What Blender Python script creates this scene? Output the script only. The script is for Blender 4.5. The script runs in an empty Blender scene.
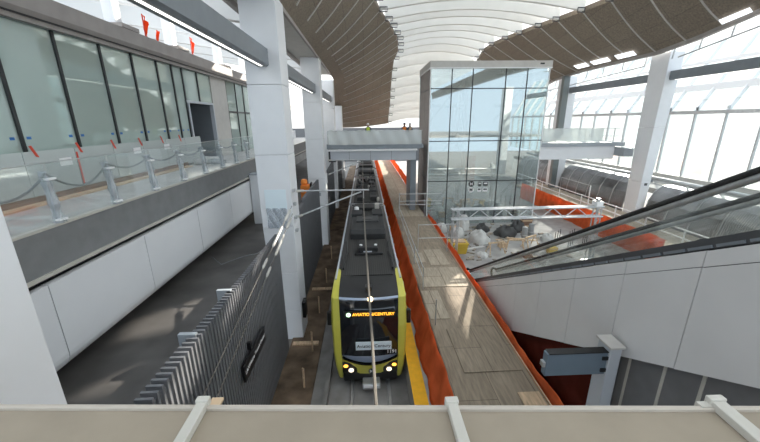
import bpy, bmesh, math, random
from mathutils import Matrix, Vector
random.seed(7)
C = bpy.context.scene.collection
PI = math.pi

# ------------------------------------------------------------------ camera, sky, sun, exposure
F, VPX, VPY, ROLL, CZ = 338.0, 365.0, 121.0, math.radians(1.2), 10.0
fw = Vector((VPX - 380, -(VPY - 221), -F)).normalized()
up = Vector((-math.sin(ROLL), math.cos(ROLL), 0)); up = (up - fw * up.dot(fw)).normalized()
rt = fw.cross(up)
cam_d = bpy.data.cameras.new('camera'); cam = bpy.data.objects.new('camera', cam_d); C.objects.link(cam)
cam_d.sensor_width = 36; cam_d.lens = F / 760 * 36; cam_d.clip_start = .05; cam_d.clip_end = 600
cam.matrix_world = Matrix((rt, fw, up)).to_4x4()
cam.location = (0, 0, CZ)
sc = bpy.context.scene; sc.camera = cam
sc.view_settings.view_transform = 'Standard'; sc.view_settings.look = 'None'
sc.view_settings.gamma = 1; sc.view_settings.use_curve_mapping = False
sc.view_settings.exposure = 0.6
SKY = 1.2
w = bpy.data.worlds.new('sky'); sc.world = w; w.use_nodes = True
nt = w.node_tree; nt.nodes.clear()
o_ = nt.nodes.new('ShaderNodeOutputWorld'); b_ = nt.nodes.new('ShaderNodeBackground')
tc = nt.nodes.new('ShaderNodeTexCoord'); sp = nt.nodes.new('ShaderNodeSeparateXYZ'); rp = nt.nodes.new('ShaderNodeValToRGB')
rp.color_ramp.elements[0].position = .0; rp.color_ramp.elements[0].color = (.85, .84, .82, 1)
rp.color_ramp.elements[1].position = .9; rp.color_ramp.elements[1].color = (.80, .90, 1, 1)
e_ = rp.color_ramp.elements.new(.05); e_.color = (1, 1, 1, 1)
e_ = rp.color_ramp.elements.new(.35); e_.color = (.97, .99, 1, 1)
nt.links.new(tc.outputs['Generated'], sp.inputs[0]); nt.links.new(sp.outputs['Z'], rp.inputs[0])
mx = nt.nodes.new('ShaderNodeMix'); mx.data_type = 'RGBA'; mr0 = nt.nodes.new('ShaderNodeMapRange')
mr0.inputs[1].default_value = -.1; mr0.inputs[2].default_value = -.7; mr0.inputs[3].default_value = 0; mr0.inputs[4].default_value = 1
nt.links.new(sp.outputs['Y'], mr0.inputs[0]); nt.links.new(mr0.outputs[0], mx.inputs[0]); nt.links.new(rp.outputs[0], mx.inputs[6]); mx.inputs[7].default_value = (.72, .86, 1, 1)
nt.links.new(mx.outputs[2], b_.inputs[0]); b_.inputs[1].default_value = SKY
nt.links.new(b_.outputs[0], o_.inputs[0])
sun_d = bpy.data.lights.new('sun', 'SUN'); sun = bpy.data.objects.new('sun', sun_d); C.objects.link(sun)
sun_d.energy = 8; sun_d.angle = math.radians(.6); sun_d.color = (1, .93, .82)
sun.rotation_euler = Vector((.8, 1.0, .53)).to_track_quat('Z', 'Y').to_euler()
sun.location = (60, 60, 40)

# ------------------------------------------------------------------ materials
def mat(name, col, rough=.6, metal=0., var=0., scale=3., stretch=(1, 1, 1), bump=0., spec=.5, emit=None, estr=1.):
    m = bpy.data.materials.new(name); m.use_nodes = True
    n = m.node_tree; b = n.nodes['Principled BSDF']
    b.inputs['Base Color'].default_value = (*col, 1); b.inputs['Roughness'].default_value = rough
    b.inputs['Metallic'].default_value = metal; b.inputs['Specular IOR Level'].default_value = spec
    if var or bump:
        t = n.nodes.new('ShaderNodeTexCoord'); mp = n.nodes.new('ShaderNodeMapping'); mp.inputs['Scale'].default_value = stretch
        nz = n.nodes.new('ShaderNodeTexNoise'); nz.inputs['Scale'].default_value = scale; nz.inputs['Detail'].default_value = 5
        n.links.new(t.outputs['Object'], mp.inputs[0]); n.links.new(mp.outputs[0], nz.inputs['Vector'])
        if var:
            r = n.nodes.new('ShaderNodeValToRGB')
            r.color_ramp.elements[0].position = .3; r.color_ramp.elements[1].position = .7
            r.color_ramp.elements[0].color = tuple(max(0, c * (1 - var)) for c in col) + (1,)
            r.color_ramp.elements[1].color = tuple(min(1, c * (1 + var)) for c in col) + (1,)
            n.links.new(nz.outputs[0], r.inputs[0]); n.links.new(r.outputs[0], b.inputs['Base Color'])
        if bump:
            bp = n.nodes.new('ShaderNodeBump'); bp.inputs['Strength'].default_value = bump; bp.inputs['Distance'].default_value = .03
            n.links.new(nz.outputs[0], bp.inputs['Height']); n.links.new(bp.outputs[0], b.inputs['Normal'])
    if emit:
        b.inputs['Emission Color'].default_value = (*emit, 1); b.inputs['Emission Strength'].default_value = estr
    return m

def glass(name, tint, transp, diff, dcol, gloss=.12, rough=.03, trl=False, gmax=.5):
    """sheet glass: see-through + film colour + mirror reflection that grows at grazing angles"""
    m = bpy.data.materials.new(name); m.use_nodes = True; n = m.node_tree; n.nodes.clear()
    out = n.nodes.new('ShaderNodeOutputMaterial'); t = n.nodes.new('ShaderNodeBsdfTransparent'); t.inputs[0].default_value = (*tint, 1)
    d = n.nodes.new('ShaderNodeBsdfTranslucent' if trl else 'ShaderNodeBsdfDiffuse'); d.inputs[0].default_value = (*dcol, 1)
    g = n.nodes.new('ShaderNodeBsdfGlossy'); g.inputs['Roughness'].default_value = rough; g.inputs[0].default_value = (.95, 1, .98, 1)
    a = n.nodes.new('ShaderNodeMixShader'); a.inputs[0].default_value = diff / max(1e-4, diff + transp)
    n.links.new(t.outputs[0], a.inputs[1]); n.links.new(d.outputs[0], a.inputs[2])
    f = n.nodes.new('ShaderNodeLayerWeight'); f.inputs[0].default_value = .3
    mr = n.nodes.new('ShaderNodeMapRange'); mr.inputs[3].default_value = gloss; mr.inputs[4].default_value = min(1, gloss + gmax)
    n.links.new(f.outputs['Fresnel'], mr.inputs[0])
    b = n.nodes.new('ShaderNodeMixShader'); n.links.new(mr.outputs[0], b.inputs[0])
    n.links.new(a.outputs[0], b.inputs[1]); n.links.new(g.outputs[0], b.inputs[2]); n.links.new(b.outputs[0], out.inputs[0])
    return m

def netmat(name, col, transp):
    m = bpy.data.materials.new(name); m.use_nodes = True; n = m.node_tree; n.nodes.clear()
    out = n.nodes.new('ShaderNodeOutputMaterial')
    t = n.nodes.new('ShaderNodeBsdfTransparent'); d = n.nodes.new('ShaderNodeBsdfDiffuse'); tr = n.nodes.new('ShaderNodeBsdfTranslucent')
    tx = n.nodes.new('ShaderNodeTexCoord'); nz = n.nodes.new('ShaderNodeTexNoise'); nz.inputs['Scale'].default_value = 1.3; nz.inputs['Detail'].default_value = 4
    r = n.nodes.new('ShaderNodeValToRGB')
    r.color_ramp.elements[0].position = .35; r.color_ramp.elements[1].position = .65
    r.color_ramp.elements[0].color = tuple(c * .8 for c in col) + (1,); r.color_ramp.elements[1].color = tuple(min(1, c * 1.15) for c in col) + (1,)
    n.links.new(tx.outputs['Object'], nz.inputs['Vector']); n.links.new(nz.outputs[0], r.inputs[0])
    n.links.new(r.outputs[0], d.inputs[0]); n.links.new(r.outputs[0], tr.inputs[0])
    a = n.nodes.new('ShaderNodeMixShader'); a.inputs[0].default_value = .5
    n.links.new(d.outputs[0], a.inputs[1]); n.links.new(tr.outputs[0], a.inputs[2])
    b = n.nodes.new('ShaderNodeMixShader'); b.inputs[0].default_value = transp
    n.links.new(a.outputs[0], b.inputs[1]); n.links.new(t.outputs[0], b.inputs[2]); n.links.new(b.outputs[0], out.inputs[0])
    return m

def brickmat(name, c1, c2, mortar, scale, bw, bh, ms=.01, rough=.8, offset=.5, rot=(0, 0, 0), grain=None, metal=0.):
    """sheets or panels with thin joints between them"""
    m = bpy.data.materials.new(name); m.use_nodes = True; n = m.node_tree; b = n.nodes['Principled BSDF']
    t = n.nodes.new('ShaderNodeTexCoord'); mp = n.nodes.new('ShaderNodeMapping'); mp.inputs['Rotation'].default_value = rot
    k = n.nodes.new('ShaderNodeTexBrick'); k.inputs['Color1'].default_value = (*c1, 1); k.inputs['Color2'].default_value = (*c2, 1)
    k.inputs['Mortar'].default_value = (*mortar, 1); k.inputs['Scale'].default_value = scale
    k.inputs['Brick Width'].default_value = bw; k.inputs['Row Height'].default_value = bh; k.inputs['Mortar Size'].default_value = ms; k.offset = offset
    n.links.new(t.outputs['Object'], mp.inputs[0]); n.links.new(mp.outputs[0], k.inputs['Vector'])
    src = k.outputs[0]
    if grain:
        nz = n.nodes.new('ShaderNodeTexNoise'); nz.inputs['Scale'].default_value = 1.; nz.inputs['Detail'].default_value = 7
        m2 = n.nodes.new('ShaderNodeMapping'); m2.inputs['Scale'].default_value = grain
        n.links.new(t.outputs['Object'], m2.inputs[0]); n.links.new(m2.outputs[0], nz.inputs['Vector'])
        r = n.nodes.new('ShaderNodeValToRGB'); r.color_ramp.elements[0].position = .3; r.color_ramp.elements[1].position = .7
        r.color_ramp.elements[0].color = (.62, .62, .62, 1); r.color_ramp.elements[1].color = (1, 1, 1, 1)
        x = n.nodes.new('ShaderNodeMix'); x.data_type = 'RGBA'; x.blend_type = 'MULTIPLY'; x.inputs[0].default_value = 1
        n.links.new(nz.outputs[0], r.inputs[0]); n.links.new(src, x.inputs[6]); n.links.new(r.outputs[0], x.inputs[7]); src = x.outputs[2]
    n.links.new(src, b.inputs['Base Color']); b.inputs['Roughness'].default_value = rough; b.inputs['Metallic'].default_value = metal
    return m

M = {
 'white': mat('white_paint', (.80, .81, .83), .45, var=.02, scale=1.5),
 'whiterib': mat('white_rib', (.88, .865, .83), .55, var=.03, scale=.6),
 'panelwhite': mat('white_panel', (.72, .73, .75), .5, var=.02, scale=1),
 'clad': mat('cladding', (.72, .715, .715), .42, var=.03, scale=1),
 'concrete': mat('concrete', (.36, .35, .34), .85, var=.18, scale=1.2, bump=.2),
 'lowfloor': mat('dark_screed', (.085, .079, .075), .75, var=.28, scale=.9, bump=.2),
 'dirt': mat('dirt', (.15, .105, .07), .95, var=.55, scale=1.3, bump=.8),
 'slab': mat('track_slab', (.26, .25, .24), .9, var=.22, scale=1.4, bump=.3),
 'fin': mat('fin_metal', (.165, .168, .178), .55, .1, var=.08, scale=2),
 'finr': mat('fin_metal_shiny', (.27, .27, .275), .3, .7, var=.15, scale=1.5),
 'steel': mat('galvanised_steel', (.52, .53, .54), .42, .6, var=.12, scale=6),
 'greysteel': mat('grey_painted_steel', (.36, .39, .42), .5, .1, var=.05),
 'beam': mat('grey_beam', (.22, .245, .27), .45, .2, var=.05),
 'darkgrey': mat('dark_grey', (.07, .072, .078), .5),
 'black': mat('black', (.012, .012, .013), .35),
 'rubber': mat('rubber', (.02, .02, .02), .6),
 'led': mat('led_strip', (1, 1, 1), .4, emit=(1, .97, .9), estr=1.7),
 'slot': mat('sky_slot_glow', (.9, .92, .95), .4, emit=(.9, .95, 1), estr=1.0),  # emission imitates sky seen through roof slots, no lamp there
 'underwall': mat('under_wall', (.17, .17, .175), .6, var=.08),
 'debris': mat('debris', (.33, .29, .24), .85, var=.75, scale=1.1),
 'sidebeam': mat('side_beam', (.62, .62, .61), .6),
 'walkfloor': mat('walkway_floor', (.52, .50, .48), .8, var=.15, scale=1.2),
 'beige': mat('beige_coping', (.31, .262, .20), .7, var=.06, scale=5),
 'beigelip': mat('beige_lip', (.48, .43, .37), .5, var=.04),
 'bar': mat('ivory_bar', (.52, .50, .45), .45, var=.05),
 'fascia': mat('concourse_fascia', (.34, .31, .29), .6, var=.08, scale=2),
 'fasciagrey': mat('walkway_fascia', (.20, .205, .21), .55, var=.08),
 'mullion': mat('dark_mullion', (.035, .038, .04), .4, .3),
 'timber': mat('timber', (.60, .44, .29), .8, var=.25, scale=2, stretch=(6, 1, 6)),
 'timberdark': mat('timber_brown', (.20, .12, .08), .8, var=.2),
 'yellow': mat('train_yellow', (.60, .56, .085), .35, var=.04),
 'tactile': mat('tactile_yellow', (.85, .45, .01), .65, var=.1, scale=4),
 'trainside': mat('train_side', (.55, .56, .57), .35, .4),
 'traindark': mat('train_dark', (.016, .016, .017), .55, 0, var=.15, scale=3),
 'roofgrey': mat('train_roof_box', (.026, .0265, .028), .75, 0, var=.15, scale=4),
 'roofmid': mat('train_roof_box_light', (.05, .051, .053), .7, 0, var=.15, scale=4),
 'shield': mat('windshield', (.010, .012, .016), .06, spec=.9),
 'bluepanel': mat('blue_nose_panel', (.42, .50, .64), .3, 0),
 'lampwarm': mat('lamp_warm', (1, .8, .5), .3, emit=(1, .7, .38), estr=3),
 'lampwhite': mat('lamp_white', (1, .95, .85), .3, emit=(1, .84, .62), estr=1.1),
 'amber': mat('lamp_amber', (1, .5, .05), .3, emit=(1, .42, .05), estr=2.2),
 'ledamber': mat('led_letters', (1, .5, .02), .4, emit=(1, .42, .04), estr=1.5),
 'ledgreen': mat('led_green', (.5, 1, .5), .4, emit=(.62, 1, .6), estr=1.6),
 'signwhite': mat('sign_white', (.78, .88, .93), .5),
 'ink': mat('ink', (.02, .03, .04), .6),
 'letters': mat('white_letters', (.86, .86, .86), .5),
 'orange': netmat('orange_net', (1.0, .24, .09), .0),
 'orangeglow': netmat('orange_glow_paint', (.17, .040, .028), .04),  # orange bounce light from the netting, put into the colour
 'flag': netmat('orange_flag', (.95, .12, .03), .05),
 'redtape': mat('red_tape', (.62, .06, .03), .6),
 'bluetape': mat('blue_tape', (.03, .14, .40), .6),
 'signback': mat('sign_back', (.17, .22, .27), .5, .1, var=.04),
 'postgrey': mat('post_grey', (.50, .53, .57), .45),
 'plastic': glass('clear_plastic', (.97, .98, 1), .68, .32, (.62, .66, .70), .06, .2),
 'film': glass('milky_film', (.95, .97, .96), .5, .5, (.78, .80, .79), .05, .2),
 'winglass': glass('green_glass', (.74, .88, .82), .42, .58, (.62, .72, .67), .14, .03),
 'balglass': glass('balustrade_glass', (.97, .98, .98), .96, .04, (.7, .74, .74), .03, .05, gmax=.2),
 'escglass': glass('escalator_glass', (.96, .97, .96), .95, .05, (.5, .5, .48), .04, .05, gmax=.12),
 'towerglass': glass('tower_glass', (.90, .96, .96), .72, .28, (.66, .74, .74), .32, .02),
 'skin_sky': glass('roof_membrane', (1, 1, 1), .0, 1, (.80, .82, .84), .02, .4, trl=True),
 'facadeglass': glass('facade_glass', (.97, 1, 1), .93, .07, (.9, .95, .95), .03, .1, trl=True),
 'tarp': mat('white_tarp', (.60, .60, .58), .7, var=.12, bump=.4),
 'tarpdark': mat('dark_tarp', (.07, .07, .07), .7, var=.2, bump=.4),
 'binyellow': mat('yellow_plastic', (.62, .42, .05), .5),
 'bucket': mat('grey_bucket', (.30, .31, .31), .6),
 'ceilwhite': mat('soffit_panel', (.55, .53, .50), .6, var=.05),
 'ground': mat('outside_paving', (.26, .25, .235), .9, var=.1, scale=.2),
 'skin': mat('skin', (.42, .26, .19), .6), 'denim': mat('denim', (.06, .075, .11), .8), 'vest': mat('hi_vis', (.62, .78, .10), .7),
 'vestorange': mat('hi_vis_orange', (.85, .25, .04), .7), 'helmet': mat('helmet_white', (.8, .8, .78), .4), 'hair': mat('hair', (.03, .022, .018), .7),
 'helmetdark': mat('helmet_dark', (.03, .04, .06), .4), 'insul': mat('insulator', (.50, .48, .44), .4), 'wire': mat('wire_grey', (.13, .115, .095), .7),
 'rope': mat('grey_rope', (.20, .21, .22), .7),
 'tunnelwall': mat('shaft_wall', (.50, .52, .52), .6, var=.05), 'shaftdark': mat('shaft_steel', (.19, .21, .21), .5, .3),
 'redish': mat('red_board', (.45, .12, .10), .6),
}
M['deck'] = brickmat('plywood_sheets', (.37, .30, .225), (.31, .25, .185), (.19, .15, .11), 1, 2.44, 1.22, .012, .85, .5, (0, 0, PI / 2), (14, 1.6, 4))
M['deckpale'] = brickmat('plywood_pale', (.52, .44, .34), (.45, .375, .285), (.10, .075, .05), 1, 2.44, 1.22, .012, .85, .5, (0, 0, PI / 2), (14, 1.6, 4))
M['roofdark'] = brickmat('perforated_roof', (.31, .258, .20), (.275, .225, .175), (.22, .18, .145), 1, 1.2, 2.45, .02, .75, 0, (0, 0, 0), (9, 9, 9))
M['traindeck'] = brickmat('roof_tread', (.042, .040, .038), (.036, .035, .033), (.014, .014, .014), 1, .09, 2.2, .012, .7, 0)

# ------------------------------------------------------------------ mesh helpers
class MB:
    def __init__(s): s.v = []; s.f = []
    def add(s, vs, fs):
        k = len(s.v); s.v += [tuple(x) for x in vs]; s.f += [tuple(i + k for i in f) for f in fs]; return s
    def hexa(s, p):  # 8 points: bottom loop, top loop
        return s.add(p, [(3, 2, 1, 0), (4, 5, 6, 7), (0, 1, 5, 4), (1, 2, 6, 5), (2, 3, 7, 6), (3, 0, 4, 7)])
    def box(s, x0, x1, y0, y1, z0, z1):
        return s.hexa([(x0, y0, z0), (x1, y0, z0), (x1, y1, z0), (x0, y1, z0), (x0, y0, z1), (x1, y0, z1), (x1, y1, z1), (x0, y1, z1)])
    def bar(s, a, b, wx, wz, upv=(0, 0, 1)):  # rectangular bar from a to b
        a = Vector(a); b = Vector(b); d = (b - a).normalized(); u = Vector(upv)
        if abs(d.dot(u)) > .98: u = Vector((0, 1, 0))
        r = d.cross(u).normalized() * wx / 2; q = r.cross(d).normalized() * wz / 2
        return s.hexa([a - r - q, a + r - q, a + r + q, a - r + q, b - r - q, b + r - q, b + r + q, b - r + q])
    def tube(s, pts, r, n=8, cap=True):
        pts = [Vector(p) for p in pts]; rs = r if isinstance(r, (list, tuple)) else [r] * len(pts)
        prev = None; rings = []
        for i, p in enumerate(pts):
            t = (pts[min(i + 1, len(pts) - 1)] - pts[max(i - 1, 0)]).normalized()
            if prev is None:
                a = Vector((0, 0, 1)) if abs(t.z) < .9 else Vector((1, 0, 0)); u = t.cross(a).normalized()
            else:
                u = (prev - t * prev.dot(t)).normalized()
            prev = u; v = t.cross(u)
            rings.append([p + (u * math.cos(2 * PI * k / n) + v * math.sin(2 * PI * k / n)) * rs[i] for k in range(n)])
        vs = [q for g in rings for q in g]; fs = []
        for i in range(len(rings) - 1):
            for k in range(n):
                fs.append((i * n + k, i * n + (k + 1) % n, (i + 1) * n + (k + 1) % n, (i + 1) * n + k))
        if cap: fs += [tuple(range(n))[::-1], tuple(range((len(rings) - 1) * n, len(rings) * n))]
        return s.add(vs, fs)
    def prism(s, poly, axis, a, b):  # polygon extruded along an axis; poly coords are the two other axes in order
        def pt(u, v, t):
            return {'x': (t, u, v), 'y': (u, t, v), 'z': (u, v, t)}[axis]
        n = len(poly); vs = [pt(u, v, a) for u, v in poly] + [pt(u, v, b) for u, v in poly]
        return s.add(vs, [tuple(range(n))[::-1], tuple(range(n, 2 * n))] + [(i, (i + 1) % n, n + (i + 1) % n, n + i) for i in range(n)])
    def grid(s, rows):
        n = len(rows[0]); vs = [p for r in rows for p in r]
        return s.add(vs, [(i * n + k, i * n + k + 1, (i + 1) * n + k + 1, (i + 1) * n + k) for i in range(len(rows) - 1) for k in range(n - 1)])
    def shell(s, rows, off):  # grid with a second copy offset: a thin solid sheet
        off = Vector(off); n = len(rows[0]); m = len(rows); N = n * m
        vs = [Vector(p) for r in rows for p in r]; vs2 = [p + off for p in vs]
        fs = []
        for i in range(m - 1):
            for k in range(n - 1):
                q = (i * n + k, i * n + k + 1, (i + 1) * n + k + 1, (i + 1) * n + k); fs += [q, tuple(N + j for j in q[::-1])]
        rim = [k for k in range(n)] + [i * n + n - 1 for i in range(1, m)] + [(m - 1) * n + k for k in range(n - 2, -1, -1)] + [i * n for i in range(m - 2, 0, -1)]
        for i in range(len(rim)):
            a, b = rim[i], rim[(i + 1) % len(rim)]; fs.append((b, a, N + a, N + b))
        return s.add(vs + vs2, fs)
    def lathe(s, prof, c, n=16):
        c = Vector(c); vs = []; fs = []
        for r, z in prof: vs += [c + Vector((r * math.cos(2 * PI * k / n), r * math.sin(2 * PI * k / n), z)) for k in range(n)]
        for i in range(len(prof) - 1):
            for k in range(n): fs.append((i * n + k, i * n + (k + 1) % n, (i + 1) * n + (k + 1) % n, (i + 1) * n + k))
        fs += [tuple(range(n))[::-1], tuple(range((len(prof) - 1) * n, len(prof) * n))]
        return s.add(vs, fs)
    def disc(s, c, nrm, r, t, n=20):
        c = Vector(c); d = Vector(nrm).normalized(); return s.tube([c, c + d * t], r, n)
    def build(s, name, m, parent=None, smooth=False, bevel=0, seg=2):
        me = bpy.data.meshes.new(name); o = bpy.data.objects.new(name, me); C.objects.link(o)
        off = Vector((0, 0, 0)); p = parent
        while p is not None: off += p.location; p = p.parent
        me.from_pydata([tuple(Vector(v) - off) for v in s.v], [], s.f); me.update()
        bm = bmesh.new(); bm.from_mesh(me); bmesh.ops.recalc_face_normals(bm, faces=bm.faces); bm.to_mesh(me); bm.free()
        me.materials.append(M[m] if isinstance(m, str) else m)
        if smooth:
            me.polygons.foreach_set('use_smooth', [True] * len(me.polygons))
            me.update()
        if bevel:
            b = o.modifiers.new('edge', 'BEVEL'); b.width = bevel; b.segments = seg; b.limit_method = 'ANGLE'
        if parent is not None: o.parent = parent
        return o

def tag(o, label, cat, group=None, kind=None):
    o['label'] = label; o['category'] = cat
    if group: o['group'] = group
    if kind: o['kind'] = kind
    return o
def thing(name, label, cat, loc=(0, 0, 0), group=None):
    o = bpy.data.objects.new(name, None); C.objects.link(o); o.location = loc; o.empty_display_size = .2
    return tag(o, label, cat, group)
def struct(name, mb, m, label, cat, smooth=False, bevel=0):
    o = mb.build(name, m, None, smooth, bevel); tag(o, label, cat, None, 'structure'); return o
def sroot(name, label, cat, loc=(0, 0, 0)):
    o = thing(name, label, cat, loc); o['kind'] = 'structure'; return o
def copy_thing(o, loc, label=None):
    def cp(q, par):
        c = q.copy(); C.objects.link(c)
        if par is not None: c.parent = par
        for ch in list(q.children): cp(ch, c)
        return c
    r = cp(o, None); r.location = loc
    if label: r['label'] = label
    return r
def text(body, size, m, parent, loc, rot, name='lettering', ext=.004, align='CENTER', bold=False):
    cu = bpy.data.curves.new(name, 'FONT'); cu.body = body; cu.size = size; cu.extrude = ext; cu.align_x = align; cu.align_y = 'CENTER'
    if bold: cu.offset = size * .02
    t = bpy.data.objects.new(name, cu); C.objects.link(t); t.rotation_euler = rot; t.location = loc
    bpy.context.view_layer.update()
    me = bpy.data.meshes.new_from_object(t.evaluated_get(bpy.context.evaluated_depsgraph_get()))
    mw = t.matrix_world.copy(); bpy.data.objects.remove(t); bpy.data.curves.remove(cu)
    me.transform(mw)
    off = Vector((0, 0, 0)); p = parent
    while p is not None: off += p.location; p = p.parent
    me.transform(Matrix.Translation(-off)); me.materials.clear(); me.materials.append(M[m])
    o = bpy.data.objects.new(name, me); C.objects.link(o)
    if parent: o.parent = parent
    return o
ORD = 'first second third fourth fifth sixth seventh eighth ninth tenth eleventh twelfth thirteenth fourteenth fifteenth sixteenth seventeenth eighteenth nineteenth twentieth twenty-first twenty-second twenty-third twenty-fourth twenty-fifth twenty-sixth twenty-seventh twenty-eighth twenty-ninth thirtieth'.split()
def lerp(a, b, t): return a + (b - a) * t
def interp(tab, x):
    if x <= tab[0][0]: return tab[0][1]
    for (a, u), (b, v) in zip(tab, tab[1:]):
        if x <= b: return lerp(u, v, (x - a) / (b - a))
    return tab[-1][1]

XC = 9.4      # centre line of the hall

# ================================================================== THE SETTING
struct('ground', MB().box(-120, 150, -60, 260, -1.2, -.4), 'ground', 'pale paving outside and under the station hall', 'ground')
struct('track_bed', MB().box(-2.25, 1.45, 1.5, 95, -.4, -.12), 'slab', 'grey concrete track slab the train runs on', 'track bed')
struct('floor_dirt', MB().box(-3.7, -2.25, 1.5, 80, -.4, -.02), 'dirt', 'bare brown dirt strip between the fin wall and the track', 'dirt ground')
struct('platform', MB().box(1.45, 18.6, 1.5, 80, -.4, .98), 'concrete', 'concrete station platform and construction floor between the tracks', 'platform')
struct('platform_edge', MB().box(1.44, 1.92, 1.5, 60, .98, 1.0), 'tactile', 'bright yellow warning strip along the platform edge beside the train', 'platform edge')
struct('wall_end', MB().box(-30, 48, 92, 93, -.4, 8.3), 'underwall', 'dark end wall far down the track', 'wall')
# lower dark floor on the left
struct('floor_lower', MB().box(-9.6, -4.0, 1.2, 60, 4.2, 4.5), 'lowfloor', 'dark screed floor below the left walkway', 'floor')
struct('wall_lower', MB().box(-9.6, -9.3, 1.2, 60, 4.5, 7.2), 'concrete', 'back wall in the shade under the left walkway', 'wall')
# left concourse walkway
struct('floor', MB().box(-14, -6.46, 1.2, 46, 7.72, 8.0), 'walkfloor', 'concrete floor of the raised left walkway', 'floor')
t1 = sroot('trim_1', 'grey steel edge band along the left walkway', 'trim', (-6.4, 14, 7.1))
MB().box(-6.52, -6.40, 1.2, 46, 7.12, 7.98).build('edge_band', 'fasciagrey', t1)
MB().box(-6.56, -6.36, 1.2, 46, 7.98, 8.03).build('edge_cap', 'bar', t1)
MB().box(-6.5, -6.36, 1.2, 46, 7.06, 7.14).build('lower_lip', 'bar', t1)
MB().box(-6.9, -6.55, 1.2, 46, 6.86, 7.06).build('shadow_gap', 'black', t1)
# white fascia panels with rounded lower edge, in lengths
prof = [(-6.36, 6.93)] + [(-6.36 - .38 * (1 - math.cos(a)), 5.36 - .38 * math.sin(a)) for a in [PI / 2 * k / 6 for k in range(7)]]
prof = prof + [(-6.95, 4.98), (-6.95, 6.93)]
ys = [1.2, 4.2, 6.35, 9.4, 12.55, 15.7, 18.85, 22]
for i in range(len(ys) - 1):
    a, b = ys[i] + .012, ys[i + 1] - .012
    tag(MB().prism(prof, 'y', a, b).build('fascia_panel', 'panelwhite', None, False), 'white fascia panel under the left walkway edge, %s from the camera' % ORD[i], 'wall panel', 'white fascia panels under the left walkway', 'structure')
tag(MB().prism([(-7.0, 6.93), (-6.5, 6.93), (-6.62, 5.4), (-7.0, 5.3)], 'y', 1.2, 22).build('trim_2', 'darkgrey'), 'dark backing behind the white fascia panels', 'trim', None, 'structure')

# ---- left fin walls (retaining walls along the track)
def fin_wall(name, y0, y1, ztab, deep, label):
    r = sroot(name, label, 'wall', (-3.75, y0, 0))
    b = MB(); n = 10
    for k in range(n):
        a, c = lerp(y0, y1, k / n), lerp(y0, y1, (k + 1) / n)
        b.box(-3.84, -3.72, a + .006, c - .006, -.1, interp(ztab, (a + c) / 2))
    b.build('panel', 'fin', r)
    f = MB(); y = y0 + .05
    while y < y1 - .05:
        d = interp(deep, y); top = interp(ztab, y) + .12
        f.box(-3.80 - d, -3.72 + d * .22 + .006, y, y + .055, -.05, top); y += .15
    f.build('fin', 'fin', r)
    return r
fa = fin_wall('wall_left', 2.9, 13.5, [(2.9, 5.42), (13.5, 5.45)], [(3, .19), (6, .16), (8, .10), (9.5, .04), (13.5, .015)], 'dark grey finned wall between the track and the lower floor, nearest stretch')
c_ = MB()
for y in (6.55, 8.55): c_.box(-4.16, -3.78, y - .05, y + .05, 5.2, 5.59)
c_.build('cap_block', 'greysteel', fa)
fin_wall('wall_left', 15.7, 26.4, [(15.7, 4.75), (17.0, 4.8), (17.1, 5.0), (18.3, 5.0), (18.4, 5.25), (19.8, 5.25), (19.9, 5.5), (26.4, 5.55)], [(15, .12), (26.4, .05)], 'dark grey finned wall with stepped top beyond the first column')
fin_wall('wall_left', 28.6, 39.2, [(28.6, 5.0), (39.2, 5.6)], [(28, .1), (39, .05)], 'dark grey finned wall beyond the second column')
fin_wall('wall_left', 41, 60, [(41, 5.3), (60, 5.6)], [(41, .1), (60, .05)], 'dark grey finned wall far along the track by the third column')

# ---- left concourse building
XG = -8.8
bl = sroot('wall_concourse', 'back walls and ceiling of the room behind the left green glass', 'wall', (-12, 14, 8))
MB().box(-13.8, -13.6, 1.2, 28, 8, 12.6).build('back_wall', 'panelwhite', bl)
MB().box(-13.8, -8.9, 1.2, 28, 12.62, 12.8).build('room_ceiling', 'panelwhite', bl)
MB().box(-13.8, -8.9, 27.8, 28, 8, 12.6).build('end_wall', 'panelwhite', bl)
t3 = sroot('trim_3', 'brownish grey roof edge band above the left concourse glass', 'trim', (-8.6, 14, 12.6))
MB().prism([(-9.2, 12.66), (-8.62, 12.66), (-8.55, 12.82), (-8.55, 13.28), (-9.2, 13.4)], 'y', 1.2, 28.2).build('edge_band', 'fascia', t3)
MB().box(-8.72, -8.6, 1.2, 28.1, 12.52, 12.66).build('head_rail', 'fascia', t3)
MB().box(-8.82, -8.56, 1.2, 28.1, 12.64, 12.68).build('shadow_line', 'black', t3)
MB().box(-14, -9.2, 1.2, 28.2, 13.1, 13.3).build('roof_slab', 'panelwhite', t3)
gy = [4.1, 5.8, 7.55, 9.25, 11.0, 12.75, 14.35, 15.95, 17.1, 18.0]
wn = 1
for a, b in zip(gy, gy[1:]):
    r = sroot('window_%d' % wn, 'tall green tinted glass pane of the left concourse, %s from the camera' % ORD[wn - 1], 'window', (XG, a, 8)); wn += 1
    MB().box(XG - .012, XG + .012, a, b, 8.05, 12.52).build('pane', 'winglass', r)
    MB().box(XG - .05, XG + .06, a - .045, a + .045, 8.0, 12.52).build('mullion', 'mullion', r)
    for yy in (a + .22, b - .22):
        MB().box(XG + .013, XG + .02, yy - .06, yy + .06, 9.62, 9.69).build('tape', 'bluetape', r)
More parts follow.
